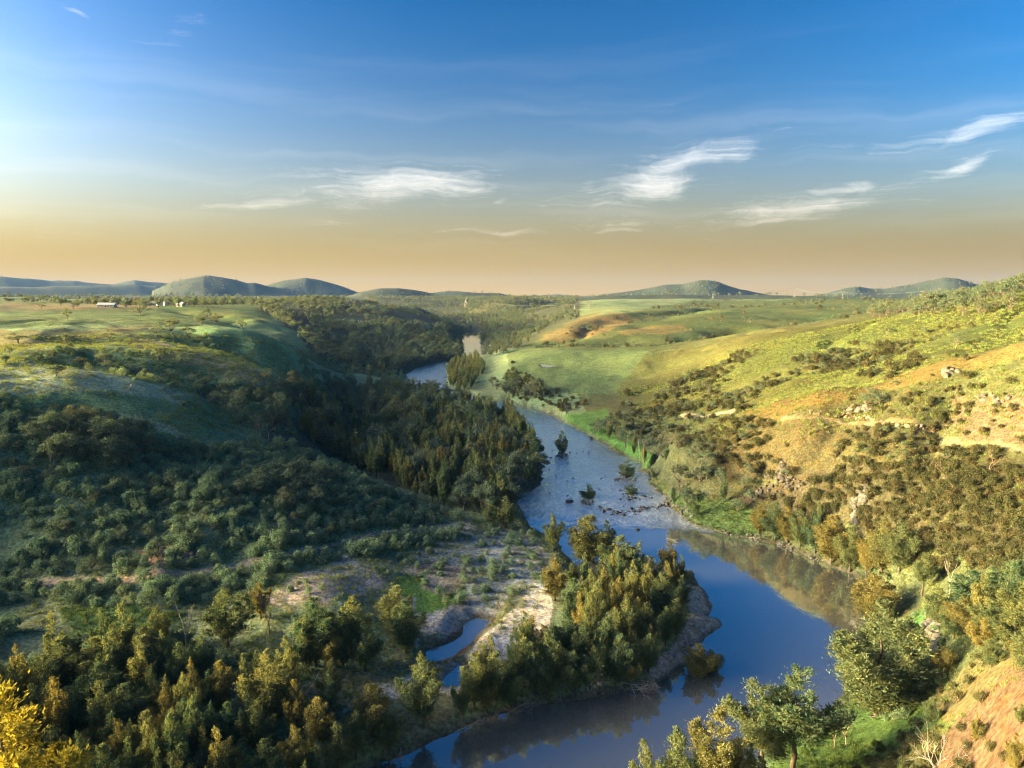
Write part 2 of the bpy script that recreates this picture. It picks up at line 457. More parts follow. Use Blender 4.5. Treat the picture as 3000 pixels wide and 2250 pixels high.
# ---- the ground grid, finer towards the middle of the valley
def lin(a, b, n): return np.linspace(a, b, n, endpoint=False)
AZ = np.concatenate([lin(-125, -60, 40), lin(-60, -42, 45), lin(-42, 42, 640), lin(42, 60, 45), np.linspace(60, 125, 40)]) * math.pi / 180
LR = np.concatenate([lin(math.log(14), math.log(60), 50), lin(math.log(60), math.log(420), 330), lin(math.log(420), math.log(2500), 190), np.linspace(math.log(2500), math.log(11500), 100)])
GA, GL = np.meshgrid(AZ, LR)
GX = np.exp(GL) * np.sin(GA); GY = np.exp(GL) * np.cos(GA)
def ground_height(x, y):
    r = np.sqrt(x * x + y * y)
    base = tps(x, y)
    rel = np.clip((base - 4) / 18, 0, 1)
    n = fbm(x, y, 60.0, 4) * 1.6 * np.clip(1.5 - r / 700, .25, 1) + fbm(x + 300, y, 260.0, 2) * 2.4 * np.clip((r - 250) / 600, 0, 1)
    # drainage lines that crease the slopes
    g = 1 - np.abs(fbm(x * 1.0 + 55, y * 1.0, 95.0, 3))
    n = n - np.clip(g - 0.70, 0, 1) * (9.0 + 6.0 * (x > 40)) * np.clip((r - 230) / 200, 0, 1) * np.clip(1.6 - r / 620, 0.12, 1)
    n = n + fbm(x - 900, y + 400, 420.0, 2) * 5.0 * np.clip((r - 700) / 500, 0, 1)
    base = base + n * rel * np.clip(0.45 + r / 900, 0, 1.6)
    base = base - gullies(x, y) * np.clip((base - 2) / 10, 0, 1)
    base = base + fbm(x, y, 9.0, 3) * 0.28 * np.clip(1.4 - r / 900, 0, 1)
    base = np.maximum(base, 1.0 + 0.25 * fbm(x, y, 14.0, 3))
    h = hills(x, y)
    far = np.clip((r - 2300) / 1500, 0, 1)
    hn = h + fbm(x, y, 300.0, 4) * 9 * far
    k = 12.0
    base = np.where(r > 1350, np.maximum(base, hn), base)
    # the river bed and its banks
    s_ = shore(x, y)
    w = np.clip(s_ / (np.where(base > 6, 9.0, 5.0) * np.clip(r / 380, 1, 5)), 0, 1); w = w * w * (3 - 2 * w)
    bank = 0.16 * np.clip(s_, 0, 3) + 0.05
    land = bank + (base - 0.05) * w
    bed = -0.12 - 0.35 * np.clip(-s_, 0, 5)
    z = np.where(s_ > 0, land, bed)
    # farm dam in the paddock
    m = (np.abs(x - POND[:, 0].mean()) < 80) & (np.abs(y - POND[:, 1].mean()) < 80)
    if m.any():
        e = edge_dist(POND, x[m], y[m]); ins = inside(POND, x[m], y[m])
        w = np.clip(1 - e / 14.0, 0, 1); w = w * w * (3 - 2 * w)
        zz = z[m] * (1 - w) + (POND_Z + .12 + .03 * e) * w
        z[m] = np.where(ins, np.minimum(POND_Z - .35, zz), zz)
    return z
GZ = ground_height(GX, GY)
NR, NC = GZ.shape
def height(x, y):
    """ground height from the grid, arrays"""
    x = np.asarray(x, float); y = np.asarray(y, float)
    a = np.arctan2(x, y); l = np.log(np.maximum(np.sqrt(x * x + y * y), 14.01))
    j = np.clip(np.searchsorted(AZ, a) - 1, 0, NC - 2); i = np.clip(np.searchsorted(LR, l) - 1, 0, NR - 2)
    fa = np.clip((a - AZ[j]) / (AZ[j + 1] - AZ[j]), 0, 1); fl = np.clip((l - LR[i]) / (LR[i + 1] - LR[i]), 0, 1)
    return (GZ[i, j] * (1 - fa) + GZ[i, j + 1] * fa) * (1 - fl) + (GZ[i + 1, j] * (1 - fa) + GZ[i + 1, j + 1] * fa) * fl
def ground_at(u, v, rmin=20.0, rmax=12000.0):
    """first ground point on the line of sight through a picture point"""
    d = pixdir(u, v); hyp = math.hypot(d.x, d.y)
    rs = np.exp(np.linspace(math.log(rmin), math.log(rmax), 2400))
    t = rs / hyp
    zz = CAM_H + d.z * t
    hz = height(d.x * t, d.y * t)
    k = np.nonzero(zz <= hz)[0]
    if len(k) == 0:
        i = int(np.argmin(zz - hz))
    else:
        i = int(k[0])
    return Vector((d.x * t[i], d.y * t[i], hz[i]))

def mesh_from(name, verts, faces, smooth=False):
    me = bpy.data.meshes.new(name)
    verts = np.asarray(verts, np.float32); faces = np.asarray(faces, np.int32)
    k = faces.shape[1]
    me.vertices.add(len(verts)); me.vertices.foreach_set('co', verts.ravel())
    me.loops.add(faces.size); me.loops.foreach_set('vertex_index', faces.ravel())
    me.polygons.add(len(faces))
    me.polygons.foreach_set('loop_start', np.arange(0, faces.size, k, dtype=np.int32))
    me.polygons.foreach_set('loop_total', np.full(len(faces), k, np.int32))
    me.polygons.foreach_set('use_smooth', np.full(len(faces), smooth))
    me.update(calc_edges=True)
    return me
def link(name, me, parent=None, mat=None):
    o = bpy.data.objects.new(name, me); COL.objects.link(o)
    if parent is not None: o.parent = parent
    if mat is not None and me is not None: me.materials.clear(); me.materials.append(mat)
    return o

# ------------------------------------------------------------------ ground cover
# (outline in the picture, nearest, farthest, colour, raggedness)
def P_in(poly, u, v):
    return inside(np.array(poly, float), u, v)
OLIVE = (.13, .175, .09); YGREEN = (.060, .068, .023); LUSH = (.045, .15, .022); SAND = (.54, .47, .40); GRAVEL = (.28, .27, .255)  # OLIVE lightened to lift the shaded side, YGREEN darkened against the sun
SOIL = (.20, .145, .105); LITTER = (.075, .09, .06); TRACK = (.36, .29, .21); ORANGE = (.082, .060, .040); FAR = (.036, .050, .042)
PALE = (.23, .26, .16); MUD = (.13, .085, .06); PINK = (.085, .066, .044); GREEN = (.075, .165, .035)
COVER = [
 # plateau and grass slopes on the left
 ([(-900,700),(0,690),(420,682),(620,690),(660,720),(660,820),(400,960),(200,900),(-900,870)], 200, 1100, (.12,.18,.08), 10),
 ([(-900,640),(0,640),(560,655),(620,690),(420,705),(250,700),(-900,720)], 350, 2600, (.078,.118,.038), 6),
 ([(-900,712),(0,712),(200,716),(330,700),(330,712),(240,730),(120,748),(-900,780)], 250, 900, (.14,.14,.055), 8),
 ([(-900,655),(0,655),(340,658),(340,666),(0,672),(-900,680)], 700, 1800, (.15,.125,.06), 5),
 ([(-900,790),(0,785),(200,800),(420,850),(400,870),(200,845),(0,850),(-900,860)], 200, 420, PALE, 10),
 ([(270,725),(300,722),(480,775),(640,818),(630,836),(560,845),(420,790),(300,750)], 250, 600, (.17,.165,.085), 8),
 ([(200,890),(300,900),(420,935),(410,945),(300,925)], 150, 400, PALE, 6),
 ([(730,905),(780,900),(830,905),(800,925),(735,925)], 300, 600, (.15,.21,.10), 5),
 # right-hand paddocks
 ([(1095,770),(1110,755),(1420,755),(1560,737),(1400,800),(1330,850),(1210,850),(1110,815)], 350, 900, (.064,.094,.04), 6),
 ([(1400,760),(1560,735),(1700,718),(1960,678),(2212,625),(2700,560),(2700,760),(2212,760),(2000,800),(1700,870),(1500,900),(1330,850)], 230, 620, YGREEN, 8),
 ([(1480,925),(1600,888),(1800,836),(2000,788),(2212,738),(2700,640),(2700,720),(2212,770),(2000,820),(1800,870),(1700,905),(1500,945)], 200, 330, (.098,.080,.030), 8),
 ([(1700,900),(1800,872),(2212,775),(2700,720),(2700,1010),(2212,1010),(1900,960),(1700,930)], 150, 300, (.054,.060,.028), 12),
 ([(1900,950),(2000,930),(2212,960),(2700,960),(2700,880),(2212,850),(2050,860),(2060,910)], 150, 280, PINK, 22),
 ([(1440,930),(1700,915),(1900,930),(2212,990),(2212,1030),(1900,1000),(1700,1030),(1500,1050)], 170, 320, (.057,.056,.028), 14),
 ([(1100,755),(1240,690),(1500,650),(1900,640),(2300,640),(2212,622),(1960,676),(1700,716),(1420,754)], 640, 2600, (.060,.082,.030), 6),
 ([(1150,735),(1180,690),(1330,675),(1380,690),(1300,722),(1200,742)], 800, 1500, (.12,.098,.04), 8),
 ([(1330,720),(1400,705),(1470,700),(1500,715),(1420,725)], 700, 1400, (.14,.115,.045), 6),
 # rocky spur
 ([(1600,1080),(1725,1030),(1841,998),(2050,1006),(2212,1016),(2900,1030),(2900,1290),(2212,1240),(2060,1250),(1900,1210),(1830,1130),(1700,1130)], 80, 245, (.050,.046,.028), 12),
 ([(1640,1160),(1760,1185),(1860,1240),(1880,1285),(2000,1262),(2080,1290),(2120,1240),(1990,1220),(1850,1160),(1700,1110)], 90, 250, (.07,.085,.042), 10),
 ([(1860,1195),(2700,1180),(2700,1500),(2212,1400),(2060,1480),(1980,1520),(1900,1480),(1890,1300)], 40, 200, (.065,.076,.038), 12),
 ([(1370,920),(1500,925),(1560,1000),(1610,1070),(1480,1060),(1400,1010)], 170, 420, (.062,.076,.040), 12),
 # lush river flats
 ([(1380,1020),(1480,1060),(1600,1085),(1660,1120),(1640,1165),(1500,1140),(1430,1080)], 150, 350, (.055,.095,.032), 12),
 ([(1300,880),(1420,980),(1400,1010),(1300,950),(1200,900)], 250, 520, (.06,.13,.03), 10),
 ([(120,1315),(300,1312),(400,1330),(330,1370),(170,1375)], 80, 190, (.045,.10,.035), 14),
 ([(1880,1280),(2000,1260),(2040,1310),(2000,1360),(1930,1330)], 60, 170, (.05,.105,.03), 10),
 ([(1640,1600),(1780,1540),(1900,1500),(2040,1470),(2060,1560),(1960,1600),(1860,1680),(1700,1720)], 50, 150, (.055,.10,.028), 12),
 # sand, gravel and soil of the bars
 ([(560,1290),(640,1235),(760,1200),(900,1190),(1000,1140),(1080,1125),(1150,1135),(1225,1190),(1240,1240),(1210,1300),(1190,1360),(1110,1440),(1010,1510),(960,1590),(860,1640),(700,1560),(640,1490),(800,1440),(860,1420),(820,1340),(760,1290),(640,1320)], 70, 240, (.145,.155,.09), 10),
 ([(860,1260),(900,1200),(1040,1160),(1110,1150),(1140,1160),(1200,1200),(1190,1250),(1140,1280),(1060,1330),(980,1370),(900,1400),(880,1340)], 70, 240, GRAVEL, 20),
 ([(880,1225),(960,1205),(1010,1230),(1000,1275),(920,1300),(880,1260)], 70, 240, (.26,.20,.155), 12),
 ([(560,1300),(640,1240),(740,1205),(800,1230),(830,1270),(760,1290),(660,1300)], 80, 220, (.25,.225,.20), 10),
 ([(860,1240),(925,1245),(915,1275),(965,1290),(1000,1265),(1005,1290),(930,1330),(895,1325),(905,1290),(850,1290)], 80, 220, (.09,.16,.035), 8),
 ([(910,1420),(880,1440),(890,1450),(960,1432),(1010,1400),(1050,1360),(1070,1340),(1030,1325),(960,1380)], 70, 200, MUD, 6),
 ([(1130,1290),(1154,1262),(1185,1268),(1196,1306),(1186,1346),(1106,1428),(1035,1434),(1000,1420),(1054,1363),(1110,1320)], 70, 220, SAND, 5),
 ([(780,1500),(860,1465),(990,1425),(1010,1440),(985,1500),(900,1490),(780,1530),(740,1545)], 70, 200, SAND, 8),
 ([(1280,1220),(1240,1225),(1250,1262),(1300,1260)], 70, 220, MUD, 5),
 ([(1490,1260),(1550,1270),(1600,1340),(1580,1390),(1480,1430),(1420,1470),(1400,1440),(1470,1380),(1500,1330)], 70, 200, (.38,.33,.29), 8),
 ([(960,1600),(1060,1545),(1420,1470),(1420,1490),(1060,1570),(960,1620)], 70, 200, (.22,.19,.17), 10),
 ([(290,1190),(390,1180),(430,1190),(420,1215),(330,1222)], 100, 240, (.30,.215,.15), 6),
 ([(940,1140),(1010,1120),(1030,1135),(1020,1165),(960,1180),(930,1170)], 100, 240, (.33,.29,.23), 6),
 # bare orange bank
 ([(2050,1560),(2110,1510),(2180,1440),(2212,1400),(2500,1300),(2500,1800),(2000,1800),(1990,1640)], 30, 130, ORANGE, 14),
 ([(1980,1520),(2060,1450),(2190,1380),(2212,1400),(2180,1440),(2110,1515),(2040,1560)], 40, 130, (.11,.10,.05), 14),
 # far wooded hill and gorge
 ([(540,650),(640,638),(780,648),(900,690),(980,740),(1000,790),(870,810),(760,850),(680,780),(640,720)], 620, 2200, (.055,.062,.035), 8),
 ([(1000,650),(1200,655),(1240,690),(1150,740),(1090,770),(1040,740),(1000,700)], 900, 3000, (.055,.065,.035), 8),
 ([(780,640),(1260,640),(1250,690),(1150,740),(1060,770),(1000,790),(860,760),(800,700)], 1150, 4300, (.055,.066,.038), 5),
 ([(640,830),(760,850),(880,850),(1000,870),(1100,900),(1170,960),(1170,1060),(1100,1110),(900,1080),(700,1000),(560,940)], 250, 700, LITTER, 12),
]
LINES = [  # tracks: centre line in the picture, half width in metres, colour, distance limits
 ([(60,1262),(100,1258),(200,1253),(300,1250),(400,1240),(500,1225),(600,1205),(700,1182),(780,1162),(860,1147),(940,1138),(1010,1126)], 1.05, TRACK, 90, 240),
 ([(1475,896),(1580,889)], 1.6, TRACK, 240, 420),
 ([(1690,903),(1741,903),(1808,908),(1891,915),(2008,938),(2108,958),(2212,975),(2400,1000)], 0.8, (.15,.125,.085), 150, 300),
 ([(270,725),(330,738),(420,760),(520,790),(600,812)], 1.3, (.25,.23,.14), 250, 520),
]
def seg_dist_px(line, u, v):
    best = np.full(u.shape, 1e9)
    for (ax, ay), (bx, by) in zip(line[:-1], line[1:]):
        dx, dy = bx - ax, by - ay; L = dx * dx + dy * dy
        t = np.clip(((u - ax) * dx + (v - ay) * dy) / L, 0, 1)
        best = np.minimum(best, np.hypot(u - ax - t * dx, (v - ay - t * dy)))
    return best
def track_world():
    out = []
    for line, hw, col, r0, r1 in LINES:
        pts = [ground_at(u, v, r0, r1) for u, v in line]
        out.append((np.array([(p.x, p.y) for p in pts]), hw, col))
    return out
TRACKS = track_world()
def line_dist(pl, x, y):
    best = np.full(x.shape, 1e9)
    for (ax, ay), (bx, by) in zip(pl[:-1], pl[1:]):
        dx, dy = bx - ax, by - ay; L = dx * dx + dy * dy + 1e-9
        t = np.clip(((x - ax) * dx + (y - ay) * dy) / L, 0, 1)
        best = np.minimum(best, np.hypot(x - ax - t * dx, y - ay - t * dy))
    return best

def ground_colours():
    x, y, z = GX.ravel(), GY.ravel(), GZ.ravel()
    r = np.hypot(x, y)
    u, v = project(x, y, z)
    front = y > 5
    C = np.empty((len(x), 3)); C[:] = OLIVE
    C[(x > 45) & (r < 900)] = (.062, .072, .030)  # sunlit side toned down in colour against the strong light
    C[r > 2300] = FAR
    n1 = fbm(x, y, 5.0, 4); n2 = fbm(x + 99, y - 50, 5.0, 4)
    sc = np.clip(r / 200, 0.4, 4)
    n1f = fbm(x / sc, y / sc, 5.0, 4); n2f = fbm(x / sc + 99, y / sc - 50, 5.0, 4)
    for poly, r0, r1, col, rag in COVER:
        p = np.array(poly, float)
        m = front & (r > r0) & (r < r1) & (u > p[:, 0].min() - 40) & (u < p[:, 0].max() + 40) & (v > p[:, 1].min() - 40) & (v < p[:, 1].max() + 40)
        idx = np.nonzero(m)[0]
        if not len(idx): continue
        acc = np.zeros(len(idx))
        for k, (a, b) in enumerate(((1, 1), (-.6, 1), (1, -.6), (.2, -1), (-1, .1))):
            acc += P_in(poly, u[idx] + rag * 1.2 * (n1f[idx] + .25 * a), v[idx] + rag * .7 * (n2f[idx] + .25 * b))
        w = (acc / 5)[:, None]
        C[idx] = C[idx] * (1 - w) + np.array(col) * w
    sd_ = shore(x, y)
    wet = (sd_ < 1.6) & (sd_ > -900) & (r < 1500)
    w = (np.clip(1.2 - sd_ / 1.6, 0, 1) * .75 * wet)[:, None]
    C = C * (1 - w) + np.array((.10, .082, .065)) * w
    for pl, hw, col in TRACKS:
        d = line_dist(pl, x, y) + 0.45 * n1
        w = np.clip(1.4 - d / hw, 0, 1)[:, None] * .9
        C = C * (1 - w) + np.array(col) * w
        w2 = (np.clip(1 - np.abs(d) / .5, 0, 1) * .5)[:, None]
        C = C * (1 - w2) + np.array((.14, .15, .06)) * w2
    # broad natural variation of the sward
    nb = fbm(x, y, 38.0, 4) * .16 + fbm(x, y, 140.0, 3) * .12
    C = C * (1 + nb[:, None])
    C[:, 0] *= 1 + .14 * fbm(x + 500, y, 60.0, 3)
    return np.clip(C, .01, .7)

def mat(name):
    m = bpy.data.materials.new(name); m.use_nodes = True
    m.node_tree.nodes.clear()
    N = NT(m.node_tree)
    out = N.node('ShaderNodeOutputMaterial')
    return m, N, out

def mat_ground():
    m, N, out = mat('ground_cover')
    at = N.node('ShaderNodeAttribute', attribute_name='cover')
    geo = N.node('ShaderNodeNewGeometry')
    p = geo.outputs['Position']
    fine = N.noise(p, 1.3, 6, .65)
    mid = N.noise(p, .16, 5, .6, 1.0)
    tuft = N.node('ShaderNodeTexVoronoi', feature='F1'); N.put(tuft.inputs['Vector'], p); tuft.inputs['Scale'].default_value = .8
    f = N.math('MULTIPLY', N.smooth(fine, .3, .72, .5, 1.5), N.smooth(mid, .3, .7, .78, 1.22))
    f = N.math('MULTIPLY', f, N.smooth(tuft.outputs[0], .0, .8, .92, 1.06))
    col = N.mix(1.0, at.outputs[0], N.node('ShaderNodeCombineColor').outputs[0], 'MULTIPLY')
    cc = col.node.inputs[7].links[0].from_node
    for i in range(3): N.put(cc.inputs[i], f)
    hue = N.mix(N.smooth(N.noise(p, .35, 5, .6), .45, .7), col, N.mix(1.0, col, (1.22, 1.0, .72), 'MULTIPLY'))
    b = N.node('ShaderNodeBsdfPrincipled')
    N.put(b.inputs['Base Color'], hue)
    b.inputs['Roughness'].default_value = .95
    b.inputs['Specular IOR Level'].default_value = .12
    bp = N.node('ShaderNodeBump'); bp.inputs['Strength'].default_value = .9; bp.inputs['Distance'].default_value = .35
    N.put(bp.inputs['Height'], N.math('ADD', fine, N.math('MULTIPLY', N.noise(p, .35, 4, .6), 1.6)))
    N.put(b.inputs['Normal'], bp.outputs[0])
    N.l.new(b.outputs[0], out.inputs[0])
    return m

_idx = np.arange(NR * NC).reshape(NR, NC)
_F = np.stack([_idx[:-1, 1:].ravel(), _idx[1:, 1:].ravel(), _idx[1:, :-1].ravel(), _idx[:-1, :-1].ravel()], 1)
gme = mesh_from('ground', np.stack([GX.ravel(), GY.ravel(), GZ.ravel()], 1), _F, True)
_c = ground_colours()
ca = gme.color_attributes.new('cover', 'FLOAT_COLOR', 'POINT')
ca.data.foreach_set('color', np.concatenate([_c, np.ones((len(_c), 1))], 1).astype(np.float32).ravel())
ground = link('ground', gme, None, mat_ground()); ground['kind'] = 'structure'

# ------------------------------------------------------------------ water
def mat_water(name, rapids=True):
    m, N, out = mat(name)
    geo = N.node('ShaderNodeNewGeometry'); p = geo.outputs['Position']
    sep = N.node('ShaderNodeSeparateXYZ'); N.l.new(p, sep.inputs[0])
    b = N.node('ShaderNodeBsdfPrincipled')
    b.inputs['IOR'].default_value = 1.333
    b.inputs['Roughness'].default_value = .03
    b.inputs['Specular IOR Level'].default_value = .5
    body = N.mix(N.smooth(N.noise(p, .02, 3), .35, .65), (.10, .102, .098), (.125, .118, .104))
    ripple = N.noise(N.mapping(p, (1, .5, 1), (0, 0, .4)), 1.1, 4, .6)
    swell = N.noise(p, .12, 3, .5)
    calm = N.math('ADD', N.math('MULTIPLY', ripple, .010), N.math('MULTIPLY', swell, .03))
    if rapids:
        w = N.math('ADD', sep.outputs[1], N.math('MULTIPLY', N.math('SUBTRACT', N.noise(p, .07, 4, .65), .5), 30.0))
        w = N.math('ADD', w, N.math('MULTIPLY', sep.outputs[0], .12))
        rp = N.math('MULTIPLY', N.smooth(w, 226, 238), N.smooth(w, 830, 760))
        ch = N.noise(N.mapping(p, (1.0, .38, 1), (0, 0, -.25)), .62, 6, .68, .8)
        ch2 = N.noise(N.mapping(p, (1.0, .6, 1), (0, 0, .2)), .13, 4, .6, .6)
        rough_h = N.math('ADD', N.math('MULTIPLY', ch, .55), N.math('MULTIPLY', ch2, .5))
        hgt = N.math('ADD', calm, N.math('MULTIPLY', rough_h, rp))
        foam = N.math('MULTIPLY', N.smooth(N.math('ADD', N.math('MULTIPLY', ch, .6), N.math('MULTIPLY', ch2, .55)), .50, .66), rp)
        col = N.mix(N.math('MULTIPLY', foam, .85), N.mix(rp, body, (.38, .41, .44)), (.78, .81, .84))
        N.put(b.inputs['Base Color'], col)
        N.put(b.inputs['Roughness'], N.math('ADD', .03, N.math('MULTIPLY', rp, .14)))
    else:
        hgt = calm
        N.put(b.inputs['Base Color'], body)
    bp = N.node('ShaderNodeBump'); bp.inputs['Strength'].default_value = 1.0; bp.inputs['Distance'].default_value = 1.0
    N.put(bp.inputs['Height'], hgt); N.put(b.inputs['Normal'], bp.outputs[0])
    gl = N.node('ShaderNodeBsdfGlossy'); gl.inputs['Color'].default_value = (.86, .90, .92, 1); gl.inputs['Roughness'].default_value = .04
    N.put(gl.inputs['Normal'], bp.outputs[0])
    lw = N.node('ShaderNodeFresnel'); lw.inputs['IOR'].default_value = 1.9
    mx = N.node('ShaderNodeMixShader'); N.put(mx.inputs[0], N.math('MULTIPLY', lw.outputs[0], 2.5, clamp=True))
    N.l.new(b.outputs[0], mx.inputs[1]); N.l.new(gl.outputs[0], mx.inputs[2])
    N.l.new(mx.outputs[0], out.inputs[0])
    return m
def grid_sheet(x0, x1, y0, y1, z, nx=2, ny=2):
    xs = np.linspace(x0, x1, nx); ys = np.linspace(y0, y1, ny)
    X, Y = np.meshgrid(xs, ys)
    i = np.arange(nx * ny).reshape(ny, nx)
    F = np.stack([i[:-1, :-1].ravel(), i[:-1, 1:].ravel(), i[1:, 1:].ravel(), i[1:, :-1].ravel()], 1)
    return np.stack([X.ravel(), Y.ravel(), np.full(X.size, z)], 1), F
V_, F_ = grid_sheet(-420, 160, 8, 2300, 0.0, 12, 40)
river = link('river', mesh_from('river', V_, F_, True), None, mat_water('river_water')); river['kind'] = 'structure'

# ------------------------------------------------------------------ plant materials
def mat_foliage(name, dark, light, trans=.28, warm=(.12, .10, .03), warm_amt=.35):
    m, N, out = mat(name)
    oi = N.node('ShaderNodeObjectInfo')
    geo = N.node('ShaderNodeNewGeometry')
    n = N.noise(geo.outputs['Position'], .9, 3, .6)
    pick = N.math('ADD', N.math('MULTIPLY', oi.outputs['Random'], .55), N.math('MULTIPLY', N.smooth(n, .3, .7), .6), clamp=True)
    col = N.mix(pick, dark, light)
    rnd2 = N.math('FRACT', N.math('MULTIPLY', oi.outputs['Random'], 37.7))
    col = N.mix(N.math('MULTIPLY', N.smooth(rnd2, .55, 1.0), warm_amt), col, warm)
    isl = geo.outputs['Random Per Island']
    col = N.mix(1.0, col, N.node('ShaderNodeCombineColor').outputs[0], 'MULTIPLY')
    cc = col.node.inputs[7].links[0].from_node
    k = N.math('ADD', .7, N.math('MULTIPLY', isl, .6))
    for i in range(3): N.put(cc.inputs[i], k)
    d = N.node('ShaderNodeBsdfDiffuse'); N.put(d.inputs[0], col)
    t = N.node('ShaderNodeBsdfTranslucent'); N.put(t.inputs[0], N.mix(1.0, col, (1.25, 1.15, .6), 'MULTIPLY'))
    mx = N.node('ShaderNodeMixShader'); mx.inputs[0].default_value = trans
    N.l.new(d.outputs[0], mx.inputs[1]); N.l.new(t.outputs[0], mx.inputs[2])
    N.l.new(mx.outputs[0], out.inputs[0])
    return m
def mat_bark(name, a, b):
    m, N, out = mat(name)
    tc = N.node('ShaderNodeTexCoord')
    n = N.noise(N.mapping(tc.outputs['Object'], (3, 3, .8)), 2.0, 5, .65)
    p = N.node('ShaderNodeBsdfPrincipled'); p.inputs['Roughness'].default_value = .9
    p.inputs['Specular IOR Level'].default_value = .15
    N.put(p.inputs['Base Color'], N.mix(N.smooth(n, .3, .7), a, b))
    bp = N.node('ShaderNodeBump'); bp.inputs['Strength'].default_value = .6; bp.inputs['Distance'].default_value = .05
    N.put(bp.inputs['Height'], n); N.put(p.inputs['Normal'], bp.outputs[0])
    N.l.new(p.outputs[0], out.inputs[0])
    return m
M_SHEOAK = mat_foliage('sheoak_foliage', (.050, .115, .085), (.180, .190, .080), .42, (.28, .20, .055), .5)
M_GUM = mat_foliage('gum_foliage', (.066, .105, .078), (.14, .175, .115), .36, (.18, .14, .08), .4)
M_SHRUB_LIFTED = mat_foliage('shrub_foliage_shade_lifted', (.11, .185, .125), (.21, .29, .18), .42, (.22, .22, .12), .35)  # colour lightened to make up for weak light on the shaded slopes
M_SCRUB_DIMMED = mat_foliage('scrub_foliage_sun_dimmed', (.036, .046, .025), (.088, .088, .042), .35, (.11, .08, .04), .45)  # own olive-brown, dimmed further in colour against the strong sunlight
M_WATTLE = mat_foliage('wattle_foliage', (.12, .135, .028), (.33, .28, .045), .42, (.38, .28, .05), .5)
M_GRASS = mat_foliage('grass_blades', (.09, .14, .04), (.18, .22, .08), .35, (.22, .18, .08), .6)
M_LUSH = mat_foliage('lush_blades', (.045, .085, .030), (.095, .135, .05), .35, (.10, .13, .04), .3)
M_BARK = mat_bark('sheoak_bark', (.045, .036, .030), (.13, .105, .085))
M_GUMBARK = mat_bark('gum_bark', (.06, .05, .042), (.17, .145, .12))
M_DEAD = mat_bark('dead_wood', (.17, .15, .13), (.36, .32, .28))
M_TWIG = mat_bark('bare_twigs', (.16, .115, .09), (.30, .22, .165))

# ------------------------------------------------------------------ plant meshes
def unit(v):
    return v / (np.linalg.norm(v, axis=-1, keepdims=True) + 1e-9)
def blades(c, d, L, W, rg, n=None, loose=.45):
    """leaf sprays: slim rhombs at c along d, turned to face n"""
    n = rg.normal(size=c.shape) if n is None else n + rg.normal(size=c.shape) * loose
    s = unit(np.cross(d, n))
    L = np.asarray(L)[:, None]; W = np.asarray(W)[:, None]
    v = np.stack([c - d * L * .5, c + s * W * .5, c + d * L * .5, c - s * W * .5], 1).reshape(-1, 3)
    f = np.arange(len(c) * 4).reshape(-1, 4)
    return v, f
def tube(pts, rad, sides=6):
    pts = np.asarray(pts, float); n = len(pts)
    V = []
    for i in range(n):
        t = pts[min(i + 1, n - 1)] - pts[max(i - 1, 0)]
        t = t / (np.linalg.norm(t) + 1e-9)
        a = np.cross(t, (0.3, 0.9, 0.1) if abs(t[1]) < .9 else (1, 0, 0)); a /= np.linalg.norm(a)
        b = np.cross(t, a)
        for k in range(sides):
            an = 2 * math.pi * k / sides
            V.append(pts[i] + rad[i] * (math.cos(an) * a + math.sin(an) * b))
    F = []
    for i in range(n - 1):
        for k in range(sides):
            F.append((i * sides + k, i * sides + (k + 1) % sides, (i + 1) * sides + (k + 1) % sides, (i + 1) * sides + k))
    return np.array(V), np.array(F)
def merge(parts):
    V = []; F = []; o = 0
    for v, f in parts:
        V.append(v); F.append(f + o); o += len(v)
    return np.concatenate(V), np.concatenate(F)
def bent(a, b, rg, n=5, wob=.06, sag=0.0):
    a = np.array(a, float); b = np.array(b, float); L = np.linalg.norm(b - a)
    t = np.linspace(0, 1, n)[:, None]
    p = a + (b - a) * t + rg.normal(size=(n, 3)) * wob * L * (t * (1.2 - t))
    p[:, 2] += sag * L * (t[:, 0] * (1 - t[:, 0])) * 4
    return p

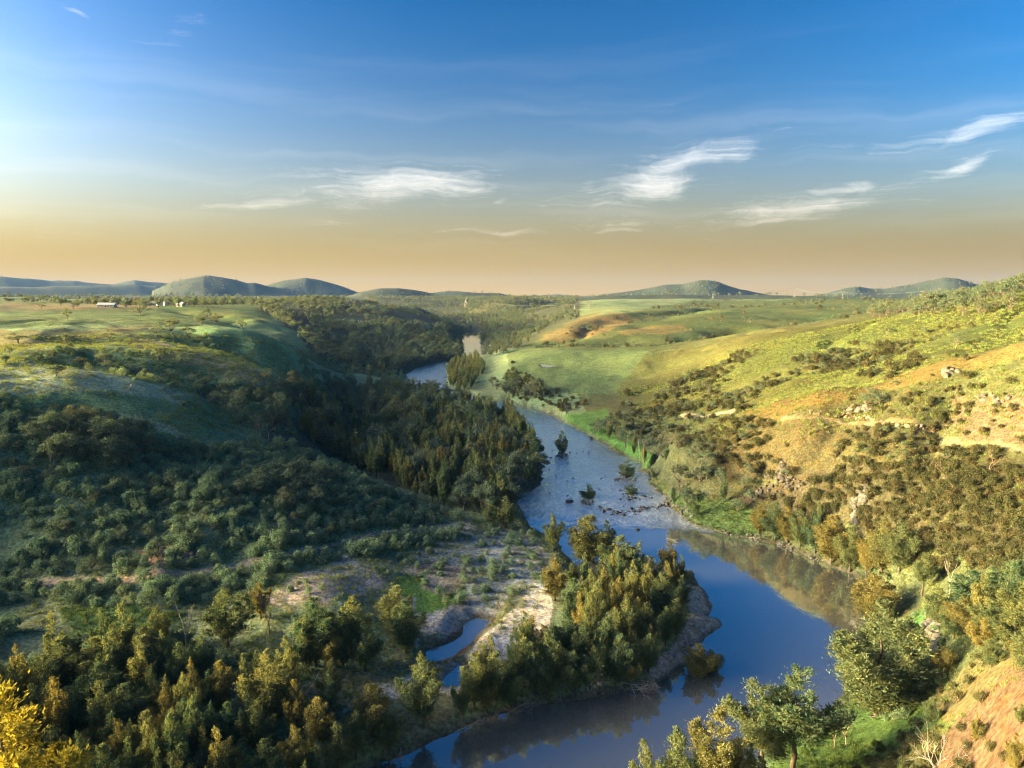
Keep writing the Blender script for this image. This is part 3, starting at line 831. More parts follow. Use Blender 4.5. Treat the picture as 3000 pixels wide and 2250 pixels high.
def make_sheoak(seed, H=14.0, Rm=3.2, leaders=6, clumps=16, per=72, bl=.50, bw=.14, skirt=.10, lean=(0, 0), cone=.30):
    rg = np.random.RandomState(seed)
    C = []; D = []; Ls = []; Ws = []; wood = []; Nn = []
    trunk_top = np.array([lean[0] * .8, lean[1] * .8, H * .70])
    wood.append(tube(bent((0, 0, -.6), trunk_top, rg, 7, .025), np.linspace(H * .017, H * .003, 7), 7))
    for i in range(leaders):
        an = 2 * math.pi * (i + rg.rand() * .7) / leaders
        rad = Rm * (0.0 if i == 0 else rg.uniform(.40, .88))
        hi = H * (1.0 if i == 0 else rg.uniform(.68, .98) * (1 - cone * rad / Rm))
        zb = H * (skirt + (0 if i == 0 else rg.uniform(0, .14)))
        ri = Rm * rg.uniform(.30, .46) * (1.35 if i == 0 else 1)
        ax = np.array([math.cos(an) * rad, math.sin(an) * rad])
        root = np.array([lean[0] * .2 * zb / H, lean[1] * .2 * zb / H, zb])
        top = np.array([ax[0] + lean[0] * hi / H, ax[1] + lean[1] * hi / H, hi])
        if i:
            wood.append(tube(bent(root, top * np.array([1, 1, .93]), rg, 5, .04, -.03), np.linspace(H * .0085, H * .002, 5), 5))
        for k in range(clumps):
            t = ((k + rg.rand()) / clumps) ** .85
            z = zb + (hi - zb) * t
            wr = ri * (min(t / .24, 1) ** .6) * (1 - t) ** .88 + .07
            th = k * 2.4 + rg.rand()
            rr = wr * rg.uniform(.45, 1.05)
            # limb axis follows the leader
            q = root + (top - root) * ((z - zb) / (hi - zb))
            c = np.array([q[0] + math.cos(th) * rr, q[1] + math.sin(th) * rr, z])
            outw = np.array([math.cos(th), math.sin(th), 0])
            axd = unit(outw * rg.uniform(.25, .95) * (1 - .5 * t) + np.array([0, 0, 1.0]) + rg.normal(size=3) * .15)
            ln = rg.uniform(1.1, 2.2) * (H / 14) * (1.1 - .25 * t); wd = rg.uniform(.32, .58) * (H / 14)
            n = int(per * rg.uniform(.6, 1.3))
            tt = rg.rand(n) ** .8
            off = rg.normal(size=(n, 3)) * wd * (1 - .82 * tt)[:, None]
            C.append(c - axd * ln * .35 + axd * ln * tt[:, None] + off)
            D.append(unit(axd * 1.0 + unit(off) * .5 + rg.normal(size=(n, 3)) * .45 - np.array([0, 0, .15])))
            Nn.append(unit(unit(off) * .7 + outw * .6 + np.array([0, 0, .75])))
            Ls.append(bl * rg.uniform(.6, 1.35, n)); Ws.append(bw * rg.uniform(.6, 1.4, n))
    cv, cf = blades(np.concatenate(C), np.concatenate(D), np.concatenate(Ls), np.concatenate(Ws), rg, np.concatenate(Nn))
    return (cv, cf), merge(wood)

def make_gum(seed, H=11.0, Rm=4.2, lumps=13, per=170, bl=.42, bw=.17, bole=.32, flat=.55, open_=0.0):
    rg = np.random.RandomState(seed)
    C = []; D = []; wood = []; Nn = []
    fork = np.array([rg.normal() * .35, rg.normal() * .35, H * bole])
    wood.append(tube(bent((0, 0, -.6), fork, rg, 4, .04), np.linspace(H * .030, H * .022, 4), 7))
    ends = []
    for i in range(lumps):
        an = 2 * math.pi * (i * .618 + rg.rand() * .15)
        rr = Rm * math.sqrt((i + .5) / lumps) * rg.uniform(.75, 1.0)
        z = H * (.92 - .40 * (rr / Rm) ** 1.8 - rg.rand() * (.20 + open_))
        c = np.array([math.cos(an) * rr, math.sin(an) * rr, z])
        ends.append(c)
        sz = rg.uniform(.75, 1.3) * Rm * .38
        wood.append(tube(bent(fork + (c - fork) * .02, c - np.array([0, 0, sz * .3]), rg, 5, .07, -.05), np.linspace(H * .014, H * .003, 5), 5))
        n = int(per * rg.uniform(.7, 1.3))
        o = unit(rg.normal(size=(n, 3))) * (rg.rand(n) ** .45)[:, None]
        o[:, 2] = np.where(o[:, 2] < 0, o[:, 2] * .45, o[:, 2]) * flat * 1.4
        p = c + o * sz * np.array([1, 1, 1.0]) * (1 + .18 * np.sin(o[:, :1] * 7 + i) )
        C.append(p)
        nn = unit(unit(o) + np.array([0, 0, .7])); Nn.append(nn)
        D.append(unit(np.cross(nn, rg.normal(size=(n, 3))) + rg.normal(size=(n, 3)) * .3))
    C = np.concatenate(C); D = np.concatenate(D); n = len(C)
    cv, cf = blades(C, D, bl * rg.uniform(.6, 1.4, n), bw * rg.uniform(.6, 1.4, n), rg, np.concatenate(Nn))
    return (cv, cf), merge(wood)

def make_shrub(seed, H=2.8, Rm=1.5, lumps=15, per=46, bl=.34, bw=.10, up=.9):
    rg = np.random.RandomState(seed)
    C = []; D = []; wood = []; Nn = []
    for i in range(lumps):
        an = 2.4 * i + rg.rand()
        rr = Rm * math.sqrt((i + .3) / lumps) * rg.uniform(.7, 1.05)
        z = H * (.80 - .50 * (rr / Rm) ** 2) * rg.uniform(.75, 1.1)
        c = np.array([math.cos(an) * rr, math.sin(an) * rr, z])
        if i % 2 == 0:
            wood.append(tube(bent((0, 0, -.3), c, rg, 4, .06), np.linspace(.055, .018, 4), 4))
        n = int(per * rg.uniform(.7, 1.3)); sz = rg.uniform(.8, 1.25) * Rm * .34
        o = unit(rg.normal(size=(n, 3))) * (rg.rand(n) ** .5)[:, None]; o[:, 2] *= 1.15
        C.append(c + o * sz)
        nn = unit(unit(o) * .8 + unit(c) * .5 + np.array([0, 0, .6])); Nn.append(nn)
        D.append(unit(np.cross(nn, rg.normal(size=(n, 3))) + np.array([0, 0, up * .4])))
        m = n // 2    # skirt down to the ground
        th = rg.rand(m) * 6.283; k = rg.rand(m) ** .5
        C.append(np.stack([np.cos(th) * k * rr * 1.1 + c[0] * .2, np.sin(th) * k * rr * 1.1 + c[1] * .2, rg.rand(m) * z], 1))
        D.append(unit(rg.normal(size=(m, 3)) + np.array([0, 0, up]))); Nn.append(unit(np.stack([np.cos(th), np.sin(th), np.full(m, .5)], 1)))
    C = np.concatenate(C); D = np.concatenate(D); n = len(C)
    cv, cf = blades(C, D, bl * rg.uniform(.6, 1.4, n), bw * rg.uniform(.7, 1.6, n), rg, np.concatenate(Nn))
    return (cv, cf), merge(wood)

def make_bare(seed, H=9.0, depth=4, spread=.75, r0=.022, kids=(2, 4), fine=.0):
    rg = np.random.RandomState(seed)
    wood = []
    def grow(p, d, L, r, lev):
        q = p + d * L
        pts = bent(p, q, rg, 4, .08)
        wood.append(tube(pts, np.linspace(r, r * .62, 4), 5 if lev < 2 else 3))
        if lev >= depth: return
        for k in range(rg.randint(*kids)):
            nd = unit(d + unit(rg.normal(size=3)) * spread * rg.uniform(.6, 1.1) + np.array([0, 0, .12]))
            a = rg.uniform(.45, 1.0) if k else 1.0
            base = p + (q - p) * a
            grow(base, nd, L * rg.uniform(.55, .85), r * .6, lev + 1)
    grow(np.array([0, 0, -.4]), unit(np.array([rg.normal() * .08, rg.normal() * .08, 1.0])), H * .36, H * r0, 0)
    v, f = merge(wood)
    v = v * np.array([1, 1, H / max(v[:, 2].max(), .1)])
    return v, f

def make_tuft(seed, n=34, H=.7, Rm=.45, w=.05):
    rg = np.random.RandomState(seed)
    th = rg.rand(n) * 6.283; r = Rm * rg.rand(n) ** .6
    h = H * rg.uniform(.5, 1.1, n)
    d = unit(np.stack([np.cos(th) * .7 * rg.rand(n), np.sin(th) * .7 * rg.rand(n), np.ones(n)], 1))
    c = np.stack([np.cos(th) * r, np.sin(th) * r, np.zeros(n)], 1) + d * (h * .45)[:, None]
    return blades(c, d, h, np.full(n, w), rg)

def size_of(v):
    return float(v[:, 2].max()), float(np.percentile(np.hypot(v[:, 0], v[:, 1]), 97))
KINDS = {}
def add_kind(key, crown, wood, mc, mw):
    h, r = size_of(crown[0])
    cm = mesh_from(key + '_crown', *crown); cm.materials.append(mc)
    wm = mesh_from(key + '_trunk', *wood, True); wm.materials.append(mw)
    both_v, both_f = merge([crown, wood])
    bm_ = mesh_from(key + '_whole', both_v, both_f)
    bm_.materials.append(mc); bm_.materials.append(mw)
    bm_.polygons.foreach_set('material_index', np.concatenate([np.zeros(len(crown[1]), np.int32), np.ones(len(wood[1]), np.int32)]))
    KINDS.setdefault(key, []).append((cm, wm, bm_, h, r))
for s_ in range(6):
    add_kind('sheoak', *make_sheoak(100 + s_, Rm=(2.6, 3.0, 3.4, 3.0, 3.8, 2.8)[s_], leaders=(5, 6, 7, 8, 8, 4)[s_]), M_SHEOAK, M_BARK)
add_kind('sheoak_big', *make_sheoak(201, H=20, Rm=6.4, leaders=12, clumps=17, per=170, bl=.50, bw=.13, skirt=.05, cone=.36), M_SHEOAK, M_BARK)
add_kind('wattle', *make_sheoak(231, H=18, Rm=6.0, leaders=9, clumps=15, per=170, bl=.46, bw=.14, skirt=.08), M_WATTLE, M_BARK)
add_kind('sheoak_open', *make_sheoak(204, H=16, Rm=5.0, leaders=9, clumps=12, per=170, bl=.42, bw=.11, skirt=.34), M_SHEOAK, M_BARK)
add_kind('sheoak_open', *make_sheoak(209, H=15, Rm=4.2, leaders=7, clumps=13, per=170, bl=.42, bw=.11, skirt=.28, lean=(-1.6, 0)), M_SHEOAK, M_BARK)
add_kind('sheoak_fine', *make_sheoak(301, H=14, Rm=3.0, leaders=6, clumps=16, per=190, bl=.38, bw=.095, skirt=.10), M_SHEOAK, M_BARK)
add_kind('sheoak_fine', *make_sheoak(302, H=14, Rm=3.5, leaders=7, clumps=15, per=180, bl=.38, bw=.095, skirt=.08), M_SHEOAK, M_BARK)
add_kind('sheoak_fine', *make_sheoak(303, H=14, Rm=3.9, leaders=8, clumps=14, per=180, bl=.38, bw=.095, skirt=.14), M_SHEOAK, M_BARK)
for s_ in range(5):
    add_kind('gum', *make_gum(400 + s_, Rm=(4.2, 4.8, 3.8, 4.6, 4.0)[s_], lumps=(12, 15, 9, 18, 13)[s_], bole=(.22, .18, .26, .14, .2)[s_], per=230, open_=(.05, .1, .15, .12, 0)[s_]), M_GUM, M_GUMBARK)
add_kind('gum_round', *make_gum(460, H=9, Rm=3.6, lumps=22, per=210, bole=.18, flat=.8), M_GUM, M_GUMBARK)
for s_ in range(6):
    add_kind('shrub', *make_shrub(500 + s_, H=(2.8, 3.2, 2.4, 3.6, 2.8, 2.2)[s_], Rm=(1.4, 1.5, 1.6, 1.5, 1.8, 1.3)[s_]), M_SHRUB_LIFTED, M_TWIG)
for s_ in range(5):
    add_kind('scrub', *make_shrub(540 + s_, H=(2.6, 3.0, 2.2, 3.4, 2.6)[s_], Rm=(1.4, 1.4, 1.6, 1.5, 1.8)[s_]), M_SCRUB_DIMMED, M_TWIG)
add_kind('mallee', *make_gum(480, H=6, Rm=3.0, lumps=14, per=150, bl=.36, bw=.15, bole=.14, flat=.7), M_GUM, M_GUMBARK)
add_kind('mallee', *make_gum(481, H=6, Rm=2.6, lumps=11, per=160, bl=.36, bw=.15, bole=.16, flat=.75), M_GUM, M_GUMBARK)

# ------------------------------------------------------------------ putting plants down
PLANTS = []      # dicts: kind, variant, x, y, z, scale xyz, rot, label, group, name, category
def add_plant(kind, x, y, h, w=None, rot=None, label='', group='', name='tree', category='tree', var=None, z=None, keep=False):
    vs = KINDS[kind]
    i = RNG.randint(len(vs)) if var is None else var
    cm, wm, bm_, H0, R0 = vs[i]
    sz = h / H0; sx = sz if w is None else (w / 2) / R0
    PLANTS.append(dict(kind=kind, var=i, x=x, y=y, z=z, sz=sz, sx=sx, h=h, rot=RNG.rand() * 6.283 if rot is None else rot, label=label, group=group, name=name, category=category, keep=keep))
RNG = np.random.RandomState(11)

def by_picture(kind, u, vt, vb, wpx, label, group, name, category='tree', rmin=40, rmax=3000, var=None, rot=None, onland=True):
    """a plant whose foot is seen (or guessed) at (u, vb) and whose top reaches vt"""
    g = ground_at(u, vb, rmin, rmax)
    D = math.hypot(g.x, g.y)
    d = pixdir(u, vt); t = D / math.hypot(d.x, d.y)
    h = max(CAM_H + d.z * t - g.z, 0.6)
    slant = math.sqrt(D * D + (CAM_H - g.z) ** 2)
    w = wpx * slant / (FPX * 2212 / 1024)
    add_plant(kind, g.x, g.y, h, w, rot, label, group, name, category, var, keep=True)

def scatter(poly, r0, r1, spacing, kinds, hs, label, group, name, category='tree', ws=(.85, 1.2), clump=None, shore_min=1.0, jitter=.9, thin=0.0, zmax=None, track=True):
    p = np.array(poly, float)
    us = np.clip(p[:, 0], -900, 3100)
    az0 = math.atan((us.min() - 1106) / (FPX * 2.16)) - .03; az1 = math.atan((us.max() - 1106) / (FPX * 2.16)) + .03
    xs = [r * math.sin(a) for r in (r0, r1) for a in (az0, az1, 0 if az0 < 0 < az1 else az0)]
    ys = [r * math.cos(a) for r in (r0, r1) for a in (az0, az1, 0 if az0 < 0 < az1 else az0)]
    gx = np.arange(min(xs), max(xs), spacing); gy = np.arange(min(ys), max(ys), spacing)
    X, Y = np.meshgrid(gx, gy); X = X.ravel(); Y = Y.ravel()
    X = X + (RNG.rand(len(X)) - .5) * spacing * jitter * 1.6; Y = Y + (RNG.rand(len(Y)) - .5) * spacing * jitter * 1.6
    r = np.hypot(X, Y)
    m = (r > r0) & (r < r1) & (Y > 3)
    X = X[m]; Y = Y[m]
    Z = height(X, Y)
    u, v = project(X, Y, Z)
    m = P_in(poly, u, v)
    X, Y, Z = X[m], Y[m], Z[m]
    m = shore(X, Y) > shore_min
    X, Y, Z = X[m], Y[m], Z[m]
    if zmax is not None:
        m = Z < zmax; X, Y, Z = X[m], Y[m], Z[m]
    if clump:
        s, thr = clump
        m = fbm(X + 31 * s, Y - 17 * s, s, 3) + RNG.normal(size=len(X)) * .12 > thr
        X, Y, Z = X[m], Y[m], Z[m]
    if thin:
        m = RNG.rand(len(X)) > thin; X, Y, Z = X[m], Y[m], Z[m]
    if track:
        for pl, hw, c in TRACKS:
            m = line_dist(pl, X, Y) > hw + .8; X, Y, Z = X[m], Y[m], Z[m]
    for i in range(len(X)):
        k = kinds[RNG.randint(len(kinds))]
        h = RNG.uniform(*hs) * (.8 + .4 * RNG.rand())
        vs = KINDS[k]; j = RNG.randint(len(vs))
        H0, R0 = vs[j][3], vs[j][4]
        add_plant(k, X[i], Y[i], h, 2 * R0 * h / H0 * RNG.uniform(*ws), None, label, group, name, category, j, z=Z[i])
    return len(X)

# ------------------------------------------------------------------ sheoaks placed one by one
L_BANK = 'sheoak with sunlit tip in the wood below the damp meadow'
G_BANK = 'sheoaks of the wood below the meadow'
L_ISL = 'dense dark sheoak on the sandy island between the pools'
G_ISL = 'sheoaks on the sandy island'
L_RB = 'sheoak lining the calm pool below the rocky spur'
G_RB = 'sheoaks lining the pool below the spur'
L_RG = 'golden sunlit sheoak on the slope above the lush grass'
G_RG = 'sunlit sheoaks above the lush grass'
def S(kind, items, label, group, name='sheoak_tree', **kw):
    for it in items:
        u, vt, vb, w = it[:4]
        by_picture(kind, u, vt, vb, w, label, group, name, **kw)
S('sheoak_big', [(1893,1290,1545,205)], 'largest golden sheoak, standing broad beside the dark pool and lush grass', '', rmin=70, rmax=200, var=0, rot=2.2)
S('sheoak_open', [(1712,1432,1672,165)], 'sunlit sheoak with open crown and bare dark trunk at the water edge', '', rmin=60, rmax=200, var=0, rot=0.4)
S('sheoak_open', [(1655,1458,1680,150)], 'sheoak with leaning trunk beside the open-crowned sheoak at the water edge', '', rmin=60, rmax=200, var=1, rot=0.0)
S('sheoak_fine', [(1545,1520,1760,95)], 'slender sunlit sheoak in front of the dark pool, second from the open-crowned pair', '', rmin=50, rmax=200, var=0)
S('sheoak_fine', [(1615,1598,1760,75)], 'low shaded sheoak close beside the leaning-trunked sheoak', '', rmin=50, rmax=200, var=1)
S('sheoak_fine', [(1387,1590,1800,62),(1457,1572,1800,85)], 'sunlit sheoak rising from the shore beyond the open-crowned pair', 'sheoaks beyond the open-crowned pair', rmin=50, rmax=200)
S('wattle', [(30,1432,1880,250)], 'bright golden tree standing well clear of the wood below the meadow', '', rmin=40, rmax=130, var=0, rot=1.0)
S('sheoak_fine', [(663,1642,1850,60)], 'sunlit sheoak tip rising alone apart from the wood below the meadow', '', rmin=40, rmax=150)
S('sheoak_fine', [(1885,1240,1345,85)], 'rounded sunlit sheoak just behind the largest golden sheoak', '', rmin=70, rmax=200)
S('sheoak_open', [(1991,1189,1288,48)], 'slim golden sheoak on two thin bare trunks above the lush green patch', '', rmin=70, rmax=220)
S('sheoak_fine', [(1674,1082,1166,50),(1640,1090,1150,40),(1728,1100,1182,55),(1700,1092,1170,45),(1795,1108,1216,72),(1760,1110,1195,50),(1835,1130,1235,60)], L_RB, G_RB, rmin=100, rmax=300)
S('sheoak_fine', [(1905,1116,1236,66),(1941,1119,1240,72),(1871,1139,1246,45)], 'golden-topped sheoak over the reflections below the rocky spur', 'golden-topped sheoaks below the spur', rmin=100, rmax=260)
S('sheoak_fine', [(2098,1229,1335,75),(2175,1213,1320,75),(2025,1266,1352,48),(2080,1286,1366,64),(2140,1290,1372,74),(2188,1323,1400,64),(2212,1250,1370,70),(2240,1340,1470,90),(2141,1373,1442,42),(2060,1310,1380,50),(2120,1330,1410,50),(2205,1380,1440,50),(2011,1503,1566,32),(1960,1330,1400,40),(2040,1395,1460,50)], L_RG, G_RG, rmin=50, rmax=220)
S('sheoak_fine', [(140,1370,1500,88),(213,1370,1500,74),(313,1368,1482,94),(343,1306,1402,52),(493,1263,1400,98),(563,1256,1335,42)], 'sheoak with sunlit crown between the meadow and the mound', 'sheoaks between meadow and mound', rmin=70, rmax=250)
S('sheoak_fine', [(683,1286,1440,78),(663,1326,1452,62),(760,1283,1422,84),(877,1293,1412,72),(740,1320,1440,60),(720,1350,1450,60),(790,1340,1450,60)], 'sheoak beside the gravel bar and shallow backwater', 'sheoaks beside the backwater', rmin=70, rmax=250)
S('sheoak_fine', [(854,1262,1372,76)], 'dark round-topped sheoak beside the bright green grass of the bar', '', rmin=70, rmax=250)
S('sheoak_fine', [(914,1409,1572,98)], 'sheoak with bright golden top at the mouth of the backwater', '', rmin=70, rmax=200, var=2)
S('sheoak_fine', [(417,1416,1545,34),(480,1422,1552,48),(453,1443,1560,34),(420,1452,1565,48),(530,1406,1532,38),(583,1402,1582,88),(627,1402,1545,48),(220,1426,1562,62),(253,1430,1562,52),(273,1473,1602,74),(160,1476,1602,68),(117,1466,1602,62),(360,1484,1622,58),(403,1501,1642,74),(460,1512,1642,44),(497,1511,1642,44),(557,1506,1642,64),(640,1462,1602,48),(263,1546,1692,48),(288,1546,1692,32),(180,1573,1722,54),(320,1530,1682,64),(577,1592,1722,54),(687,1502,1632,64),(717,1422,1522,48),(804,1476,1592,74),(770,1530,1640,60),(840,1540,1625,60),(730,1560,1670,60),(640,1560,1690,60),(500,1590,1720,60),(400,1600,1740,60),(230,1600,1760,60),(120,1560,1700,60),(690,1600,1720,60),(60,1520,1660,60),(330,1440,1560,55),(560,1440,1570,50),(80,1470,1590,60)], L_BANK, G_BANK, rmin=50, rmax=250)
S('sheoak_fine', [(1194,1106,1192,46),(1270,1110,1222,95),(1310,1122,1216,52),(1337,1156,1252,76),(1444,1166,1256,46),(1197,1203,1298,56),(1404,1200,1272,72)], 'dark green sheoak on the upstream tip of the sandy island', 'sheoaks on the upstream tip of the island', rmin=80, rmax=260)
S('sheoak_fine', [(1237,1246,1352,52),(1287,1253,1372,62),(1337,1240,1352,56),(1364,1230,1342,52),(1274,1286,1402,46),(1351,1280,1402,56),(1431,1236,1346,62)], 'gold-tipped sheoak in the middle of the sandy island', 'gold-tipped sheoaks on the island', rmin=80, rmax=260)
S('sheoak_fine', [(1150,1326,1432,62),(1220,1320,1422,48),(1184,1360,1462,52),(1130,1373,1482,62),(1070,1406,1512,72),(1024,1406,1532,62),(1154,1406,1502,48),(1204,1383,1482,58),(1284,1396,1490,62),(1337,1370,1472,62),(1257,1340,1442,52),(1400,1366,1452,48),(1397,1300,1402,52),(1050,1440,1540,50),(1104,1426,1526,54),(1240,1400,1500,50),(1310,1330,1430,55),(1000,1450,1560,45),(1460,1290,1372,45),(1470,1240,1320,45),(1180,1430,1512,45),(1360,1400,1480,50)], L_ISL, G_ISL, rmin=70, rmax=260)
S('sheoak', [(1092,1072,1140,52),(1060,1080,1135,40)], 'round dark sheoak at the corner of the wooded flat beside the bar', 'sheoaks at the corner of the flat', rmin=100, rmax=300)
S('sheoak', [(1214,928,984,34)], 'lone sheoak standing in the rapids on a heap of stones', '', rmin=200, rmax=500)
S('sheoak', [(1272,1045,1086,36)], 'short bushy sheoak on the stony bar at the foot of the rapids', '', rmin=150, rmax=400)
S('sheoak', [(1353,993,1036,40)], 'bent sheoak in the rapids close to the lush shore', '', rmin=150, rmax=400)
S('sheoak', [(1364,1045,1076,32)], 'small sheoak in the water just downstream of the bent sheoak', '', rmin=150, rmax=400)
S('sheoak_fine', [(1508,1390,1470,60),(1535,1400,1462,45)], 'dark half-drowned sheoak leaning into the pool off the sand spit', 'half-drowned sheoaks by the sand spit', rmin=80, rmax=200)

# ------------------------------------------------------------------ gums placed one by one
GUMS = [
 (90,651,668,18,'small lone gum in the pale field in front of the farm trees'),(146,662,691,19,'gum with narrow trunk standing before the farm buildings'),(304,645,681,34,'wide dark gum on the green plateau beside the farm'),
 (38,716,741,40,'broad bushy gum on the edge of the plateau beside the fence line'),(145,716,744,36,'spreading gum with several crowns on the sunlit strip'),(235,708,737,29,'flat-topped gum with forked trunk on the sunlit ridge'),
 (281,726,749,27,'low dark gum just below the sunlit ridge'),(340,694,728,34,'outer gum of the plateau clump, with pale trunk'),(372,682,723,36,'tallest gum in the middle of the plateau clump'),(406,702,728,33,'pale-limbed gum at the other end of the plateau clump'),
 (434,676,705,25,'gum on the skyline just above the plateau clump'),(467,675,698,28,'spreading gum beside the paddock corner on the plateau'),(447,660,693,18,'tall thin pinkish gum behind the spreading plateau gum'),(522,688,711,29,'last gum on the plateau before the wooded gorge'),
 (20,746,763,23,'rusty-topped gum beside the fence line on the shaded slope'),(114,766,784,35,'low wide gum in the gully head'),(180,746,771,26,'gum at the upper end of the gully thicket'),(175,770,789,30,'gum in the middle of the gully thicket'),
 (230,776,797,28,'gum with yellow-lit top at the lower edge of the gully thicket'),(194,792,809,22,'dark round gum at the foot of the gully thicket'),(52,778,795,13,'small round gum on the pale shaded slope'),(252,748,761,12,'small round gum beneath the sunlit ridge'),
 (417,803,832,26,'gum at the top of the wooded gully facing the river'),(445,810,834,26,'dark gum beside the gully top'),(2068,714,749,33,'lone gum with clear trunk on the green hillside'),(1918,705,723,25,'dense round gum above the scrubby hillside'),
 (1875,830,888,46,'big spreading gum among boulders on the golden spur'),(1900,838,880,40,'smaller gum leaning on the big spur gum'),(1935,818,834,14,'small round gum on the crest of the golden spur'),(1895,838,850,10,'tiny round gum on the golden crest'),
 (1885,795,806,12,'pair of low gums on the green slope behind the golden spur'),(1350,915,968,44,'sunlit brown gum with pale trunks beside the rapids'),(1372,925,965,30,'smaller gum behind the sunlit brown gum at the rapids'),
 (1440,905,935,28,'orange-lit gum on the terrace beyond the rapids'),(1905,655,668,10,'lone gum on the skyline paddock')]
for u, vt, vb, w, lab in GUMS:
    by_picture('gum', u, vt, vb, w, lab, '', 'gum_tree', rmin=150, rmax=2500)
by_picture('gum_round', 122, 784, 813, 34, 'dark round evergreen tree alone on the pale slope', '', 'gum_tree', rmin=150, rmax=900)
by_picture('gum_round', 12, 764, 786, 16, 'dark upright tree at the margin of the pale slope', '', 'gum_tree', rmin=150, rmax=900)

# ------------------------------------------------------------------ woods and scrub
RAMBLE = dict(name='sheoak_tree')
scatter([(-500,1480),(60,1440),(200,1450),(330,1420),(420,1480),(640,1490),(700,1540),(850,1560),(940,1585),(860,1625),(700,1700),(500,1850),(-500,1850)], 45, 150, 4.3, ['sheoak', 'sheoak_fine'], (8.5, 13), L_BANK, G_BANK, 'sheoak_tree', thin=.12, shore_min=.8)
scatter([(1040,1530),(1010,1500),(1110,1450),(1200,1390),(1240,1320),(1225,1270),(1290,1265),(1470,1255),(1490,1300),(1470,1370),(1410,1440),(1390,1474),(1200,1508)], 70, 220, 4.0, ['sheoak', 'sheoak_fine'], (7, 11), L_ISL, G_ISL, 'sheoak_tree', thin=.15, shore_min=1.0)
scatter([(640,945),(700,905),(740,930),(830,925),(850,890),(1000,885),(1090,900),(1135,935),(1165,1000),(1172,1052),(1122,1068),(1115,1110),(1060,1122),(1000,1110),(930,1092),(850,1055),(760,1012)], 215, 560, 4.8, ['sheoak', 'sheoak', 'sheoak_fine', 'gum_round'], (7, 14.5), 'dark sheoak in the dense wood on the flat beside the rapids', 'sheoaks of the wooded flat', 'sheoak_tree', thin=.1, shore_min=1.5)
scatter([(560,870),(700,840),(850,835),(1000,868),(900,890),(740,905),(640,945)], 330, 900, 6.5, ['sheoak', 'gum'], (8, 13), 'dark bank tree at the foot of the shaded slope', 'trees at the foot of the shaded slope', 'sheoak_tree', thin=.2)
scatter([(960,790),(1030,775),(1050,800),(1010,850),(975,842)], 520, 1000, 6, ['sheoak'], (8, 11), 'dark sheoak on the tongue of land between two river reaches', 'sheoaks on the tongue of land', 'sheoak_tree', shore_min=1)
scatter([(760,830),(880,795),(1000,765),(1005,705),(960,700),(860,760)], 600, 2000, 8, ['sheoak', 'gum'], (6.5, 11), 'dark tree in the shaded gorge beyond the rapids', 'trees of the gorge', 'sheoak_tree', thin=.1)
scatter([(1036,705),(1036,770),(1095,765),(1150,735),(1200,690),(1100,680)], 800, 2300, 9, ['sheoak', 'gum'], (6, 10), 'dark tree in the shaded gorge beyond the rapids', 'trees of the gorge', 'sheoak_tree', clump=(60, -.25))
scatter([(540,655),(640,640),(780,650),(880,678),(960,720),(980,760),(880,795),(760,800),(690,770),(640,720)], 640, 1700, 9.5, ['gum', 'mallee'], (6, 10), 'gum in the shaded bush on the hill beside the gorge', 'gums of the gorge hill', 'gum_tree', clump=(80, -.25))
scatter([(1020,690),(1000,655),(1110,650),(1220,655),(1240,680),(1180,700),(1130,720)], 1300, 3000, 15, ['gum', 'mallee'], (7, 11), 'gum in the bush country beyond the gorge', 'gums beyond the gorge', 'gum_tree', clump=(150, -.15))
scatter([(790,642),(1250,642),(1250,690),(1150,735),(1036,770),(1000,770),(960,720),(880,690)], 1300, 3400, 17, ['gum', 'mallee', 'sheoak'], (7, 12), 'gum in the bush country beyond the gorge', 'gums beyond the gorge', 'gum_tree', clump=(160, -.3), thin=.1)
scatter([(1170,900),(1150,870),(1090,858),(1060,835),(1110,825),(1210,858),(1330,860),(1440,900),(1420,960),(1380,1000),(1240,920)], 260, 700, 7, ['sheoak', 'mallee', 'gum'], (6, 11), 'shaded tree beside the rapids opposite the wooded flat', 'trees opposite the wooded flat', 'sheoak_tree', clump=(40, -.1), shore_min=1.5)
scatter([(1240,925),(1300,955),(1380,1000),(1440,1080),(1520,1140),(1660,1165),(1780,1205),(1850,1240),(1900,1230),(1840,1170),(1700,1120),(1560,1040),(1450,980)], 130, 420, 8.0, ['sheoak', 'sheoak', 'mallee'], (6, 11), L_RB, G_RB, 'sheoak_tree', thin=.45, shore_min=1.0)
scatter([(1450,960),(1560,1000),(1680,1040),(1620,1100),(1500,1050),(1420,990)], 180, 340, 6.0, ['mallee', 'gum'], (5, 8), 'shaded gum in the hollow below the golden spur', 'gums of the hollow below the spur', 'gum_tree', thin=.2)
scatter([(60,965),(110,935),(200,925),(320,935),(350,990),(250,1022),(80,1020)], 170, 330, 4.6, ['gum', 'mallee', 'gum'], (6, 9), 'rounded gum in the dark grove on the shrubby slope', 'gums of the dark grove', 'gum_tree')
scatter([(500,1090),(560,1030),(650,1015),(740,1050),(700,1100),(600,1110)], 160, 320, 4.2, ['mallee', 'gum'], (4, 6.5), 'olive gum in the low grove on the end of the spur', 'gums of the olive grove', 'gum_tree')
scatter([(560,850),(640,820),(700,850),(720,900),(640,940),(560,960),(470,900),(440,850)], 240, 560, 6.5, ['mallee', 'gum'], (4.5, 8), 'shaded gum on the gully side above the wooded flat', 'gums of the gully side', 'gum_tree', clump=(35, -.2))
scatter([(1880,690),(1900,662),(1990,640),(2100,628),(2212,606),(2700,560),(2700,660),(2212,672),(2080,690),(2000,690)], 380, 760, 9, ['gum', 'gum', 'mallee'], (7, 11), 'brown-green gum in the open woodland on the crest of the hillside', 'gums on the hillside crest', 'gum_tree', thin=.35)
